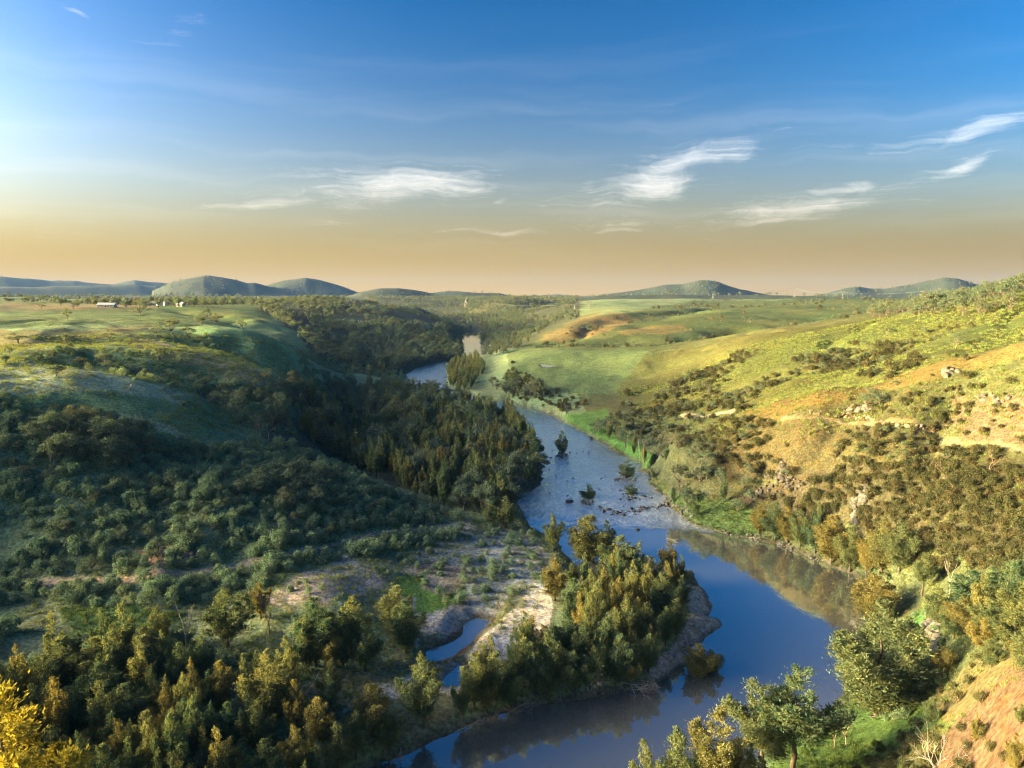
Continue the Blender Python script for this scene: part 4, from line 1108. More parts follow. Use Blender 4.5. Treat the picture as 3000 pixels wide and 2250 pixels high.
scatter([(-600,640),(0,636),(340,640),(560,652),(520,662),(330,668),(120,668),(100,660),(-600,668)], 900, 2600, 26, ['gum', 'gum_round'], (8, 14), 'gum among the farm trees and fields of the plateau', 'farm trees of the plateau', 'gum_tree', clump=(160, .05))
scatter([(300,640),(480,640),(620,650),(560,668),(420,668),(350,660)], 1100, 2400, 16, ['gum', 'mallee'], (8, 13), 'gum in the dark belt of bush behind the farm', 'gums of the belt behind the farm', 'gum_tree', clump=(200, -.2))
scatter([(1240,690),(1500,650),(2212,640),(2212,625),(1960,676),(1700,716),(1420,752),(1150,745)], 700, 2400, 24, ['mallee', 'gum', 'scrub'], (3, 8), 'scrubby gum in a gully of the far paddocks', 'scrub in the far paddock gullies', 'gum_tree', clump=(110, .28))
scatter([(-700,560),(2900,560),(2900,650),(-700,655)], 2600, 5600, 62, ['gum'], (9, 14), 'tiny gum dotted on the distant hills', 'gums of the distant hills', 'gum_tree', clump=(700, .0), thin=.2)
scatter([(1280,560),(1660,560),(1560,622),(1480,645),(1280,648)], 3400, 4800, 30, ['gum'], (8, 12), 'tiny gum dotted on the distant hills', 'gums of the distant hills', 'gum_tree', clump=(300, -.2))

scatter([(2010,1280),(2100,1230),(2212,1220),(2600,1240),(2600,1420),(2212,1420),(2080,1400),(2000,1370)], 55, 150, 4.2, ['sheoak_fine'], (5.5, 9.5), L_RG, G_RG, 'sheoak_tree', thin=.2)
scatter([(2060,1580),(2120,1530),(2212,1500),(2600,1480),(2600,1800),(2040,1800)], 38, 105, 4.5, ['sheoak_fine'], (2.5, 4.5), 'young sheoak on the bare orange bank', 'young sheoaks on the orange bank', 'sheoak_tree', thin=.45)

# shrubs
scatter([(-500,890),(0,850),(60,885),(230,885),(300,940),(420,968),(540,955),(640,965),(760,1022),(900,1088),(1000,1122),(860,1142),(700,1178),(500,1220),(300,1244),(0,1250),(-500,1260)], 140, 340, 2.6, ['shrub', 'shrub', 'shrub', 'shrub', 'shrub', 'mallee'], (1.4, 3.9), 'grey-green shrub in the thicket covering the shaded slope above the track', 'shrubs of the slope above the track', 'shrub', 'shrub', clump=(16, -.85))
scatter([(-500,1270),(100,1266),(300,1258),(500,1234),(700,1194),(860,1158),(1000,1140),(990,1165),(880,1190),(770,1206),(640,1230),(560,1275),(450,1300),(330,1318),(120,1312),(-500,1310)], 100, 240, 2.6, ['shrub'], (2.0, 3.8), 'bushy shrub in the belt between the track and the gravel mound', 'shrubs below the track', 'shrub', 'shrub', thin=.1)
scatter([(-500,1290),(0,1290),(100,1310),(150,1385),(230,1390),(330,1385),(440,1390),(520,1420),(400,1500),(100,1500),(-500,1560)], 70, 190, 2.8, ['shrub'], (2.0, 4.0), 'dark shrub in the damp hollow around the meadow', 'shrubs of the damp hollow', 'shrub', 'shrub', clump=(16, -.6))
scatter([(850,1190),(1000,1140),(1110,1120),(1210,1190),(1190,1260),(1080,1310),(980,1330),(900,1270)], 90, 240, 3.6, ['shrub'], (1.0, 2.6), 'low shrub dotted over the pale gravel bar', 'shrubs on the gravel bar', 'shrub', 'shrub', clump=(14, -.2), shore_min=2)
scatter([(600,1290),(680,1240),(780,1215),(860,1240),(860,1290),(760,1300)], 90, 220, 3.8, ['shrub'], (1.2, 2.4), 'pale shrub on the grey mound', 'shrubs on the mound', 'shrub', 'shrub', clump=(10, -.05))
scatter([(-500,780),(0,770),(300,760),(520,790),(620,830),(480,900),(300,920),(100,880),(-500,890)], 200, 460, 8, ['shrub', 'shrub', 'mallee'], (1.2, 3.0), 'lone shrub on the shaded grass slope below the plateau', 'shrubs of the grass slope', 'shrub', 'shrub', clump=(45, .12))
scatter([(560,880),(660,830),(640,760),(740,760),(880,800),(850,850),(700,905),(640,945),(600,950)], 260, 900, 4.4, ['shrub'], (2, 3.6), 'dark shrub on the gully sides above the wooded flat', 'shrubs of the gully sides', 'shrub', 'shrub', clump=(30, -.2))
scatter([(640,720),(700,690),(900,700),(1000,760),(880,800),(740,790),(660,780)], 600, 1300, 7, ['shrub'], (2, 4), 'tiny shrub on the shaded slope of the gorge', 'shrubs of the gorge slope', 'shrub', 'shrub', clump=(50, -.2))
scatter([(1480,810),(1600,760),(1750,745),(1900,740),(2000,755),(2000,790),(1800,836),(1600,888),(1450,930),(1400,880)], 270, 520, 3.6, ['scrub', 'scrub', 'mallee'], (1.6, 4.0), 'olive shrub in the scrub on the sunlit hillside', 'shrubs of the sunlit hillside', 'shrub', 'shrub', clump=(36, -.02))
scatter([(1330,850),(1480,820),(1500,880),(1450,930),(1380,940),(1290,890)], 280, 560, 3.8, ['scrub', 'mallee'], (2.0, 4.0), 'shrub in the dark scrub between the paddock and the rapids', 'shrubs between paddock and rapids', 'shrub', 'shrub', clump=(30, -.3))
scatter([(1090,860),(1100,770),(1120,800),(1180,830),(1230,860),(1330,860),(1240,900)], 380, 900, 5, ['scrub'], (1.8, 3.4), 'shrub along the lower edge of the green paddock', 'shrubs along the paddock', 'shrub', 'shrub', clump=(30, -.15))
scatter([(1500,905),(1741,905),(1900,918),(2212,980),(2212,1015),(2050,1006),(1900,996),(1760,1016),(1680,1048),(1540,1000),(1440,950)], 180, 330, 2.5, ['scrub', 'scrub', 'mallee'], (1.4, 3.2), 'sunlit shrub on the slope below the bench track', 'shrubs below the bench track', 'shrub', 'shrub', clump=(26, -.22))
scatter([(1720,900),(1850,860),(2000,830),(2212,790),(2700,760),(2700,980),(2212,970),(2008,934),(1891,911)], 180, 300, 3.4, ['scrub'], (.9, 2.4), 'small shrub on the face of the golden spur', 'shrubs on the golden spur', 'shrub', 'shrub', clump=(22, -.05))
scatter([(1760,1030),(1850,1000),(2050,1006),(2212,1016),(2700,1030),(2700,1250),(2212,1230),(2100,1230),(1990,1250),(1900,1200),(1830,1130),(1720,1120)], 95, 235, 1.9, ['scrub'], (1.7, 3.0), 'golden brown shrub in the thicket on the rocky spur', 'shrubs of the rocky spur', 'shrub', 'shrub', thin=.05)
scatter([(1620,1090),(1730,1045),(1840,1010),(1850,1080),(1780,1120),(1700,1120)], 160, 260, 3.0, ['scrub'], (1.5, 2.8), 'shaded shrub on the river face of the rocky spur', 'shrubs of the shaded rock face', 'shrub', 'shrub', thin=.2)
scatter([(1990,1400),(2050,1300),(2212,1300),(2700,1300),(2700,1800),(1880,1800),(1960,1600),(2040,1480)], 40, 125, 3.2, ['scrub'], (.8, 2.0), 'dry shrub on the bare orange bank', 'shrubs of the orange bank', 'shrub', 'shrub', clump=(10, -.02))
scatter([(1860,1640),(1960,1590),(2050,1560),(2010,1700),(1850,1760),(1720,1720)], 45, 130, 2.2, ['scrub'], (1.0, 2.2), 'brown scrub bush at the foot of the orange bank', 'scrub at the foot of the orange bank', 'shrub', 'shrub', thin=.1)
scatter([(1040,1548),(1060,1500),(1210,1380),(1240,1300),(1460,1260),(1490,1300),(1470,1380),(1400,1470)], 70, 220, 4.0, ['shrub'], (1.2, 2.4), 'dark undergrowth bush between the island sheoaks', 'undergrowth of the island', 'shrub', 'shrub', thin=.3, shore_min=.5)
scatter([(1870,1260),(1950,1240),(2050,1300),(2040,1460),(1960,1560),(1880,1560),(1900,1400)], 60, 170, 3.6, ['shrub'], (1.2, 2.6), 'green bush under the golden sheoaks beside the pool', 'bushes under the golden sheoaks', 'shrub', 'shrub', thin=.25)

def along_gully(k, t0, t1, n, spread, kinds, hs, label, group, name, category):
    P = np.array([world_d(*p)[:2] for p in GULLIES[k][0]]); m = len(P) - 1
    for _ in range(n):
        t = RNG.uniform(t0, t1) * m; i = min(int(t), m - 1); f = t - i
        x, y = P[i] * (1 - f) + P[i + 1] * f + RNG.normal(size=2) * spread
        add_plant(kinds[RNG.randint(len(kinds))], x, y, RNG.uniform(*hs), None, None, label, group, name, category)
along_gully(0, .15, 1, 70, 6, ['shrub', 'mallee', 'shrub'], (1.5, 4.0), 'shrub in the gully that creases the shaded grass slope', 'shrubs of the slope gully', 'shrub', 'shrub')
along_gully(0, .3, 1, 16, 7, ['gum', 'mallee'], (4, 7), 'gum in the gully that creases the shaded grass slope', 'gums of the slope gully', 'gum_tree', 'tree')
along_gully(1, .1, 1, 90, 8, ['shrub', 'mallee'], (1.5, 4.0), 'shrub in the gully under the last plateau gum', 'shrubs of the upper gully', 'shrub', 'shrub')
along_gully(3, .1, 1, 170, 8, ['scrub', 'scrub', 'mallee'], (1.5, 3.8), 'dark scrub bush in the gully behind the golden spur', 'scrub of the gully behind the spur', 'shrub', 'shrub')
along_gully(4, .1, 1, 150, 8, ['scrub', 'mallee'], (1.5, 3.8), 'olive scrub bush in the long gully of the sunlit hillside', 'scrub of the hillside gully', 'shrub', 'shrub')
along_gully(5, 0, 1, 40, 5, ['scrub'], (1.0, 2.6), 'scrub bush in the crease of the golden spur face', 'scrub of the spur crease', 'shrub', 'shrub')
along_gully(7, .1, 1, 150, 22, ['scrub', 'mallee', 'gum'], (2.5, 7), 'dark gum scrub in the winding paddock gully', 'gum scrub of the paddock gully', 'gum_tree', 'tree')
along_gully(8, .2, 1, 90, 20, ['scrub', 'mallee'], (2, 5), 'gum scrub in the gully below the pylon pair', 'gum scrub below the pylons', 'gum_tree', 'tree')

# ------------------------------------------------------------------ objects for the plants that show largest, one mass for the rest
def finish_plants(limit=300):
    X = np.array([p['x'] for p in PLANTS]); Y = np.array([p['y'] for p in PLANTS])
    Z = height(X, Y) - .05
    H = np.array([p['h'] for p in PLANTS]); keep = np.array([p['keep'] for p in PLANTS])
    names = np.array([p['name'] for p in PLANTS])
    # leave room round the trees that were placed one by one
    alive = np.ones(len(PLANTS), bool)
    kx, ky = X[keep], Y[keep]; kn = names[keep]
    for i in np.nonzero(~keep)[0]:
        if names[i] != 'shrub' and math.hypot(X[i], Y[i]) < 320:
            d2 = (kx - X[i]) ** 2 + (ky - Y[i]) ** 2
            if (d2 < 2.8 ** 2).any(): alive[i] = False
    u, vb = project(X, Y, Z); _, vt = project(X, Y, Z + H)
    dist = np.sqrt(X ** 2 + Y ** 2 + (CAM_H - Z) ** 2)
    size = H / dist * FPX
    vis = (u > -20) & (u < 2232) & (vt < 1659) & (vb > 0)
    # hidden behind the ground?
    for t in np.linspace(.12, .97, 46):
        zz = CAM_H + (Z + H - CAM_H) * t
        vis &= height(X * t, Y * t) < zz
    # say how each looks next to its neighbours of the same group
    grp = {}
    for i, p in enumerate(PLANTS):
        if p['group'] and alive[i] and vis[i]: grp.setdefault(p['group'], []).append(i)
    SD = shore(X, Y)
    for g, ids in grp.items():
        hs = np.array([H[i] for i in ids]); rt = np.array([PLANTS[i]['sx'] * KINDS[PLANTS[i]['kind']][PLANTS[i]['var']][4] / H[i] for i in ids])
        h1, h2 = np.percentile(hs, (33, 67)); r1, r2 = np.percentile(rt, (35, 65))
        for i, h, q in zip(ids, hs, rt):
            p = PLANTS[i]
            w = ('low' if h < h1 else 'tall' if h > h2 else 'mid-height') + (' slender' if q < r1 else ' broad' if q > r2 else '')
            lab = w + ' ' + ' '.join(t for t in p['label'].split() if t not in ('tall', 'low', 'broad', 'small', 'tiny', 'short'))
            if 0 < SD[i] < 5 and len(lab.split()) <= 12: lab += ', at the water edge'
            elif len(lab.split()) <= 11:
                for pl, hw, c in TRACKS:
                    if line_dist(pl, X[i:i + 1], Y[i:i + 1])[0] < 6: lab += ', close beside the track'; break
            p['label'] = lab
    cols = {}
    for nm in ('sheoak_tree', 'gum_tree', 'shrub'):
        sel = np.nonzero(alive & (names == nm))[0]
        score = np.where(vis[sel], size[sel], 0) + np.where(keep[sel] & vis[sel], 1e4, 0)
        order = sel[np.argsort(-score)]
        top = [i for i in order[:limit] if vis[i]]
        topset = set(top)
        for i in top:
            p = PLANTS[i]
            cm, wm, bm_, H0, R0 = KINDS[p['kind']][p['var']]
            e = bpy.data.objects.new(nm, None); COL.objects.link(e)
            e.empty_display_size = .5
            e.location = (X[i], Y[i], Z[i]); e.rotation_euler = (0, 0, p['rot']); e.scale = (p['sx'], p['sx'], p['sz'])
            e['label'] = p['label']; e['category'] = p['category']
            if p['group']: e['group'] = p['group']
            for part, me in (('crown', cm), ('trunk' if nm != 'shrub' else 'stems', wm)):
                o = bpy.data.objects.new(part, me); COL.objects.link(o); o.parent = e
        rest = [i for i in sel if i not in topset]
        mass(nm, rest, X, Y, Z)
    print('plants', len(PLANTS), 'dropped', int((~alive).sum()), {n: int((names == n).sum()) for n in set(names)})

def mass_tree(templates):
    """node group: an instance of templates[idx] on each point"""
    c = bpy.data.collections.new('mass_templates')
    for o in templates: c.objects.link(o)
    ng = bpy.data.node_groups.new('mass', 'GeometryNodeTree')
    ng.interface.new_socket('Geometry', in_out='INPUT', socket_type='NodeSocketGeometry')
    ng.interface.new_socket('Geometry', in_out='OUTPUT', socket_type='NodeSocketGeometry')
    gi = ng.nodes.new('NodeGroupInput'); go = ng.nodes.new('NodeGroupOutput')
    ci = ng.nodes.new('GeometryNodeCollectionInfo'); ci.inputs[0].default_value = c
    ci.inputs['Separate Children'].default_value = True; ci.inputs['Reset Children'].default_value = True
    ip = ng.nodes.new('GeometryNodeInstanceOnPoints')
    ip.inputs['Pick Instance'].default_value = True
    def attr(n, t):
        a = ng.nodes.new('GeometryNodeInputNamedAttribute'); a.data_type = t; a.inputs[0].default_value = n
        return [s for s in a.outputs if s.enabled and s.name == 'Attribute'][0]
    L = ng.links
    L.new(gi.outputs[0], ip.inputs['Points']); L.new(ci.outputs[0], ip.inputs['Instance'])
    L.new(attr('idx', 'INT'), ip.inputs['Instance Index']); L.new(attr('scl', 'FLOAT_VECTOR'), ip.inputs['Scale'])
    cx = ng.nodes.new('ShaderNodeCombineXYZ'); L.new(attr('rot', 'FLOAT'), cx.inputs[2])
    er = ng.nodes.new('FunctionNodeEulerToRotation'); L.new(cx.outputs[0], er.inputs[0])
    L.new(er.outputs[0], ip.inputs['Rotation'])
    L.new(ip.outputs[0], go.inputs[0])
    return ng
def point_mass(name, label, xyz, idx, rot, scl, templates):
    me = bpy.data.meshes.new(name)
    me.vertices.add(len(xyz)); me.vertices.foreach_set('co', np.asarray(xyz, np.float32).ravel())
    for n, t, v in (('idx', 'INT', np.asarray(idx, np.int32)), ('rot', 'FLOAT', np.asarray(rot, np.float32))):
        me.attributes.new(n, t, 'POINT').data.foreach_set('value', v)
    me.attributes.new('scl', 'FLOAT_VECTOR', 'POINT').data.foreach_set('vector', np.asarray(scl, np.float32).ravel())
    o = link(name, me)
    md = o.modifiers.new('mass', 'NODES'); md.node_group = mass_tree(templates)
    o['kind'] = 'stuff'; o['label'] = label
    return o
MASS = {'sheoak_tree': ('sheoak_wood', 'dark sheoak wood along the river and in the gorge'),
        'gum_tree': ('gum_bush', 'gum bush dotted over the farther slopes and hills'),
        'shrub': ('shrub_cover', 'grey-green shrub cover of the slopes')}
def mass(nm, ids, X, Y, Z):
    keys = sorted({(PLANTS[i]['kind'], PLANTS[i]['var']) for i in ids})
    tmpl = []
    for q, k in enumerate(keys):
        o = bpy.data.objects.new('template_%02d' % q, KINDS[k[0]][k[1]][2]); tmpl.append(o)
    order = {k: q for q, k in enumerate(keys)}
    point_mass(MASS[nm][0], MASS[nm][1], [(X[i], Y[i], Z[i]) for i in ids], [order[(PLANTS[i]['kind'], PLANTS[i]['var'])] for i in ids],
               [PLANTS[i]['rot'] for i in ids], [(PLANTS[i]['sx'], PLANTS[i]['sx'], PLANTS[i]['sz']) for i in ids], tmpl)
finish_plants()

# ------------------------------------------------------------------ stones
def mat_rock(name, a, b, c):
    m, N, out = mat(name)
    geo = N.node('ShaderNodeNewGeometry'); p = geo.outputs['Position']
    oi = N.node('ShaderNodeObjectInfo')
    n = N.noise(p, 1.4, 6, .65); n2 = N.noise(p, .5, 4, .6)
    col = N.mix(N.smooth(n, .35, .65), a, b)
    col = N.mix(N.smooth(n2, .55, .7), col, c)
    col = N.mix(1.0, col, N.ramp(oi.outputs['Random'], [(0, (.75, .75, .75)), (1, (1.2, 1.2, 1.2))]), 'MULTIPLY')
    pb = N.node('ShaderNodeBsdfPrincipled'); pb.inputs['Roughness'].default_value = .9
    pb.inputs['Specular IOR Level'].default_value = .2
    N.put(pb.inputs['Base Color'], col)
    bp = N.node('ShaderNodeBump'); bp.inputs['Strength'].default_value = .8; bp.inputs['Distance'].default_value = .15
    N.put(bp.inputs['Height'], n); N.put(pb.inputs['Normal'], bp.outputs[0])
    N.l.new(pb.outputs[0], out.inputs[0])
    return m
M_ROCK = mat_rock('grey_rock', (.06, .056, .050), (.14, .130, .116), (.07, .072, .048))
M_WET_SHADED = mat_rock('wet_or_shaded_rock', (.035, .031, .029), (.095, .084, .075), (.055, .055, .04))  # wet river stones; also puts shade into the colour of the spur slabs
M_RED = mat_rock('reddish_rock', (.16, .105, .075), (.26, .18, .13), (.14, .12, .075))
def rock_mesh(seed, mt, block=.35):
    rg = np.random.RandomState(seed)
    bm = bmesh.new()
    bmesh.ops.create_icosphere(bm, subdivisions=2, radius=1.0)
    planes = [(unit(rg.normal(size=3)), rg.uniform(.55, .85)) for _ in range(9)]
    sc = np.array([rg.uniform(.8, 1.3), rg.uniform(.7, 1.1), rg.uniform(.55, .9)])
    for v in bm.verts:
        p = np.array(v.co)
        for nrm, d in planes:
            k = float(p @ nrm)
            if k > d: p = p - nrm * (k - d) * .9
        p = p * (1 + rg.normal() * .035) * sc
        v.co = p
    me = bpy.data.meshes.new('rock'); bm.to_mesh(me); bm.free()
    me.materials.append(mt)
    return me
ROCKS = {k: [rock_mesh(900 + i + 20 * j, m_) for i in range(5)] for j, (k, m_) in enumerate((('grey', M_ROCK), ('wet', M_WET_SHADED), ('red', M_RED)))}
RG = np.random.RandomState(5)
def boulder(x, y, size, tone, label, group='', z=None, name='boulder', sink=.3):
    o = bpy.data.objects.new(name, ROCKS[tone][RG.randint(5)]); COL.objects.link(o)
    zz = float(height([x], [y])[0]) if z is None else z
    o.location = (x, y, zz + size * (.35 - sink))
    o.rotation_euler = (RG.normal() * .2, RG.normal() * .2, RG.rand() * 6.28)
    o.scale = (size * RG.uniform(.8, 1.3), size * RG.uniform(.8, 1.2), size * RG.uniform(.7, 1.1))
    o['label'] = label; o['category'] = 'boulder'
    if group: o['group'] = group
    return o
def at_water(u, v): return world_z(u, v, 0.0)[:2]
for u, v, s in ((1229,1084,1.5),):
    boulder(*at_water(u, v), s, 'wet', 'big reddish boulder breaking the lip of the weir beside the rapids', z=0)
boulder(*at_water(1378, 1144), .9, 'wet', 'single dark stone alone in the middle of the calm pool', z=0)
for k in range(34):     # the natural weir
    t = k / 33
    u = 1290 + 150 * t + RG.normal() * 5; v = 1098 + 10 * math.sin(t * 5) + 6 * t + RG.normal() * 3
    boulder(*at_water(u, v), RG.uniform(.35, 1.0), 'wet', 'dark stone in the weir of stones at the foot of the rapids', 'stones of the weir', z=-.05)
for u0, v0, n in ((1213,984,9),(1272,1087,8),(1353,1037,8),(1364,1077,7)):
    for k in range(n):
        x, y = at_water(u0 + RG.normal() * 13, v0 + RG.normal() * 4)
        boulder(x, y, RG.uniform(.5, 1.2), 'wet', 'dark stone heaped round the foot of a sheoak standing in the rapids', 'stones at the feet of the river sheoaks', z=-.05)
for k in range(46):     # loose stones in the rapids
    v = RG.uniform(885, 1078); t = (v - 880) / 200
    u = RG.uniform(1150 + 40 * t, 1180 + 235 * t + 20)
    boulder(*at_water(u, v), RG.uniform(.25, .7), 'wet', 'wet stone breaking the surface of the rapids', 'stones in the rapids', z=-.1)
for k in range(40):     # pale stones on the right shore
    t = RG.rand(); u = 1560 + 215 * t; v = 1152 + 58 * t * t + 6 * t + RG.normal() * 5
    g = ground_at(u, v, 90, 260)
    if g.z > -.2: boulder(g.x, g.y, RG.uniform(.3, .8), 'grey', 'pale stone on the shore below the sheoaks lining the pool', 'pale stones of the pool shore')
for k in range(36):
    u = RG.uniform(1415, 1500); v = 1070 + (u - 1415) * .55 + RG.normal() * 10
    g = ground_at(u, v, 120, 320)
    if g.z > -.2: boulder(g.x, g.y, RG.uniform(.35, 1.0), 'grey', 'stone on the rubbly point beside the weir', 'stones of the rubbly point')
for k in range(40):
    u = RG.uniform(980, 1430); v = np.interp(u, [960, 1065, 1200, 1330, 1420, 1490], [1590, 1548, 1518, 1500, 1478, 1432]) - RG.uniform(0, 14)
    g = ground_at(u, v, 60, 200)
    if g.z > -.2: boulder(g.x, g.y, RG.uniform(.2, .55), 'grey', 'small stone along the dark shore of the island', 'stones along the island shore')

def outcrop(items, tone, label, smin, smax, r0, r1):
    pts = [ground_at(u, v, r0, r1) for u, v in items]
    c = sum(pts, Vector()) / len(pts)
    e = bpy.data.objects.new('rock_outcrop', None); COL.objects.link(e)
    e.location = (c.x, c.y, c.z); e['label'] = label; e['category'] = 'rock outcrop'
    for p in pts:
        o = bpy.data.objects.new('rock', ROCKS[tone][RG.randint(5)]); COL.objects.link(o); o.parent = e
        s = RG.uniform(smin, smax)
        o.location = (p.x - c.x, p.y - c.y, p.z - c.z - s * .15)
        o.rotation_euler = (RG.normal() * .25, RG.normal() * .25, RG.rand() * 6.28)
        o.scale = (s * RG.uniform(.8, 1.2), s * RG.uniform(.8, 1.2), s * RG.uniform(.9, 1.5))
def spray(line, n, du, dv):
    out = []
    for k in range(n):
        t = (k + RG.rand()) / n * (len(line) - 1); i = min(int(t), len(line) - 2); f = t - i
        out.append((line[i][0] * (1 - f) + line[i + 1][0] * f + RG.normal() * du, line[i][1] * (1 - f) + line[i + 1][1] * f + RG.normal() * dv))
    return out
outcrop(spray([(1672,1035),(1690,1020),(1700,1045)], 22, 6, 9), 'wet', 'dark broken cliff in the hollow behind the rocky spur', .7, 1.6, 120, 330)
outcrop(spray([(1612,1072),(1650,1062),(1700,1046),(1730,1040)], 40, 10, 8), 'wet', 'long grey slabs, darkened in colour for shade, sloping down the end of the rocky spur', .4, 1.0, 120, 330)  # shade on these grey slabs is painted in by the darker rock
outcrop(spray([(1868,1050),(1858,1075),(1850,1100),(1845,1125)], 30, 5, 8), 'grey', 'tall pale rock face catching light below the golden scrub', .6, 1.5, 90, 260)
outcrop(spray([(2120,850),(2150,862),(2175,875)], 16, 12, 6), 'grey', 'cluster of grey boulders on the face of the golden spur', .5, 1.4, 150, 300)
outcrop(spray([(2040,806),(2070,800)], 6, 8, 4), 'grey', 'few pale boulders in the brown scrub high on the golden spur', .9, 1.7, 150, 320)
outcrop(spray([(1835,880),(1860,888),(1880,880)], 9, 6, 4), 'grey', 'boulders at the foot of the big spreading spur gum', .8, 1.8, 150, 330)
outcrop(spray([(2012,1345),(2022,1365),(2030,1390)], 12, 6, 8), 'grey', 'sunlit rock pillar among the golden sheoaks above the pool', .9, 1.9, 50, 170)
outcrop(spray([(1760,893),(1840,898),(1900,908),(1970,920),(2040,935)], 60, 10, 3), 'red', 'reddish rock cutting above the bench track', .3, .9, 150, 320)
outcrop(spray([(640,868),(665,862),(690,875)], 12, 10, 6), 'grey', 'grey scree on the gully side above the wooded flat', 1.2, 2.6, 250, 700)
outcrop(spray([(945,735),(955,740),(962,748)], 8, 5, 5), 'grey', 'pale cliff on the shaded wall of the gorge', 3, 6, 600, 1400)
outcrop(spray([(330,1196),(365,1192),(410,1192)], 16, 8, 5), 'red', 'eroded earth and stone cutting above the dirt track', .7, 1.6, 110, 260)

# ------------------------------------------------------------------ dead trees and driftwood
BARE = [mesh_from('dead_tree', *make_bare(700 + i, 9.0, depth=(4, 3, 4, 4)[i], spread=(.7, .45, .95, .8)[i], kids=((2, 4), (2, 4), (2, 5), (3, 5))[i]), True) for i in range(4)]
TWIG = [mesh_from('bare_twiggy_tree', *make_bare(720 + i, 6.0, depth=5, spread=.6, r0=.016, kids=(2, 4)), True) for i in range(3)]
for me in BARE: me.materials.append(M_DEAD)
for me in TWIG: me.materials.append(M_TWIG)
def dead(u, vt, vb, wpx, var, label, twig=False, rmin=40, rmax=1500, name='dead_tree'):
    g = ground_at(u, vb, rmin, rmax); D = math.hypot(g.x, g.y)
    d = pixdir(u, vt); h = max(CAM_H + d.z * D / math.hypot(d.x, d.y) - g.z, .8)
    me = (TWIG if twig else BARE)[var % (3 if twig else 4)]
    vs = np.empty(len(me.vertices) * 3, np.float32); me.vertices.foreach_get('co', vs); vs = vs.reshape(-1, 3)
    H0 = vs[:, 2].max(); R0 = np.percentile(np.hypot(vs[:, 0], vs[:, 1]), 95)
    w = wpx * math.sqrt(D * D + (CAM_H - g.z) ** 2) / (FPX * 2212 / 1024)
    o = bpy.data.objects.new(name, me); COL.objects.link(o)
    o.location = (g.x, g.y, g.z - .05); o.rotation_euler = (0, 0, RG.rand() * 6.28)
    o.scale = (w / 2 / R0, w / 2 / R0, h / H0)
    o['label'] = label; o['category'] = 'dead tree'
dead(2051,1206,1290,28,1,'dead trunk with two bare prongs among the golden sheoaks', rmin=60, rmax=220)
dead(2021,1572,1700,95,2,'bleached white dead tree with spreading bare limbs above the orange bank', rmin=45, rmax=140)
dead(1830,1516,1612,60,0,'leafless pinkish tree with dense twigs on the lush shore', True, rmin=50, rmax=150)
dead(1801,1526,1622,32,1,'thin leafless pinkish tree beside the denser twiggy one on the lush shore', True, rmin=50, rmax=150)
dead(403,1300,1424,30,1,'dark leafless tree in front of the grassy mound', rmin=70, rmax=220)
dead(583,1270,1372,60,2,'reddish bare-twigged tree beside the grey mound', True, rmin=70, rmax=220)
dead(463,1340,1424,64,0,'grey twiggy tree below the broad sunlit sheoak', True, rmin=70, rmax=220)
dead(703,1362,1442,42,0,'grey dead tree against the dark backwater sheoaks', rmin=70, rmax=220)
dead(1390,943,1003,18,1,'pair of bleached bare trunks on the bank beside the rapids', rmin=150, rmax=450)
dead(1381,940,1000,12,1,'single bleached bare trunk next to the pale pair by the rapids', rmin=150, rmax=450)
dead(1224,873,910,12,3,'white dead tree on the bank at the head of the rapids', rmin=250, rmax=600)
dead(367,848,870,14,2,'white dead tree leaning on the shaded grass slope', rmin=180, rmax=500)
dead(273,826,852,26,0,'fallen bleached crown on the shaded grass slope', rmin=180, rmax=500)
dead(300,746,764,7,1,'pale dead stump beneath the sunlit ridge', rmin=200, rmax=700)
dead(294,790,812,18,2,'dead tree with pale limbs in a thicket on the shaded slope', rmin=200, rmax=600)
dead(580,900,952,40,1,'purple-grey leafless tree at the upper edge of the wooded flat', True, rmin=230, rmax=600)
dead(560,910,950,26,2,'smaller purple-grey leafless tree at the upper edge of the wooded flat', True, rmin=230, rmax=600)
dead(1995,980,1006,26,0,'pinkish leafless bush on the crest of the rocky spur', True, rmin=120, rmax=280)
dead(2138,976,1020,44,1,'large pinkish leafless bush at the track end of the rocky spur crest', True, rmin=110, rmax=280)
dead(2031,998,1022,28,2,'low pinkish leafless bush between its neighbours on the spur crest', True, rmin=110, rmax=280)
LOGS = [(1264,1462,.4,7),(1347,1478,1.1,8),(1395,1450,.2,7),(1450,1432,2.6,6),(1500,1412,.6,7),(1110,1535,2.2,5),(990,1580,1.9,5),(866,1622,.1,5),(1300,1110,.3,6),(1345,1106,2.9,5),(1372,1110,.6,5),(1430,1080,1.2,6),(690,1455,.1,8),(720,1452,.3,6),(1440,1178,.9,5),(1620,1162,.5,5),(1310,1232,2.4,5)]
for u, v, a, ln in LOGS:
    g = ground_at(u, v, 60, 320)
    o = bpy.data.objects.new('driftwood_log', BARE[RG.randint(4)]); COL.objects.link(o)
    o.location = (g.x, g.y, max(g.z, -.1) + .25); o.scale = (ln / 11, ln / 11, ln / 9)
    o.rotation_euler = (R(80 + RG.normal() * 6), R(RG.normal() * 6), a)
    o['label'] = 'bleached branching driftwood log stranded along the river edge'; o['category'] = 'log'; o['group'] = 'driftwood along the river edge'

# ------------------------------------------------------------------ pond water
pv = [(x, y, POND_Z) for x, y in POND]
pv.append((float(POND[:, 0].mean()), float(POND[:, 1].mean()), POND_Z))
n_ = len(POND)
pond = link('pond', mesh_from('pond', pv, [(i, (i + 1) % n_, n_) for i in range(n_)]), None, mat_water('pond_water', False)); pond['kind'] = 'structure'

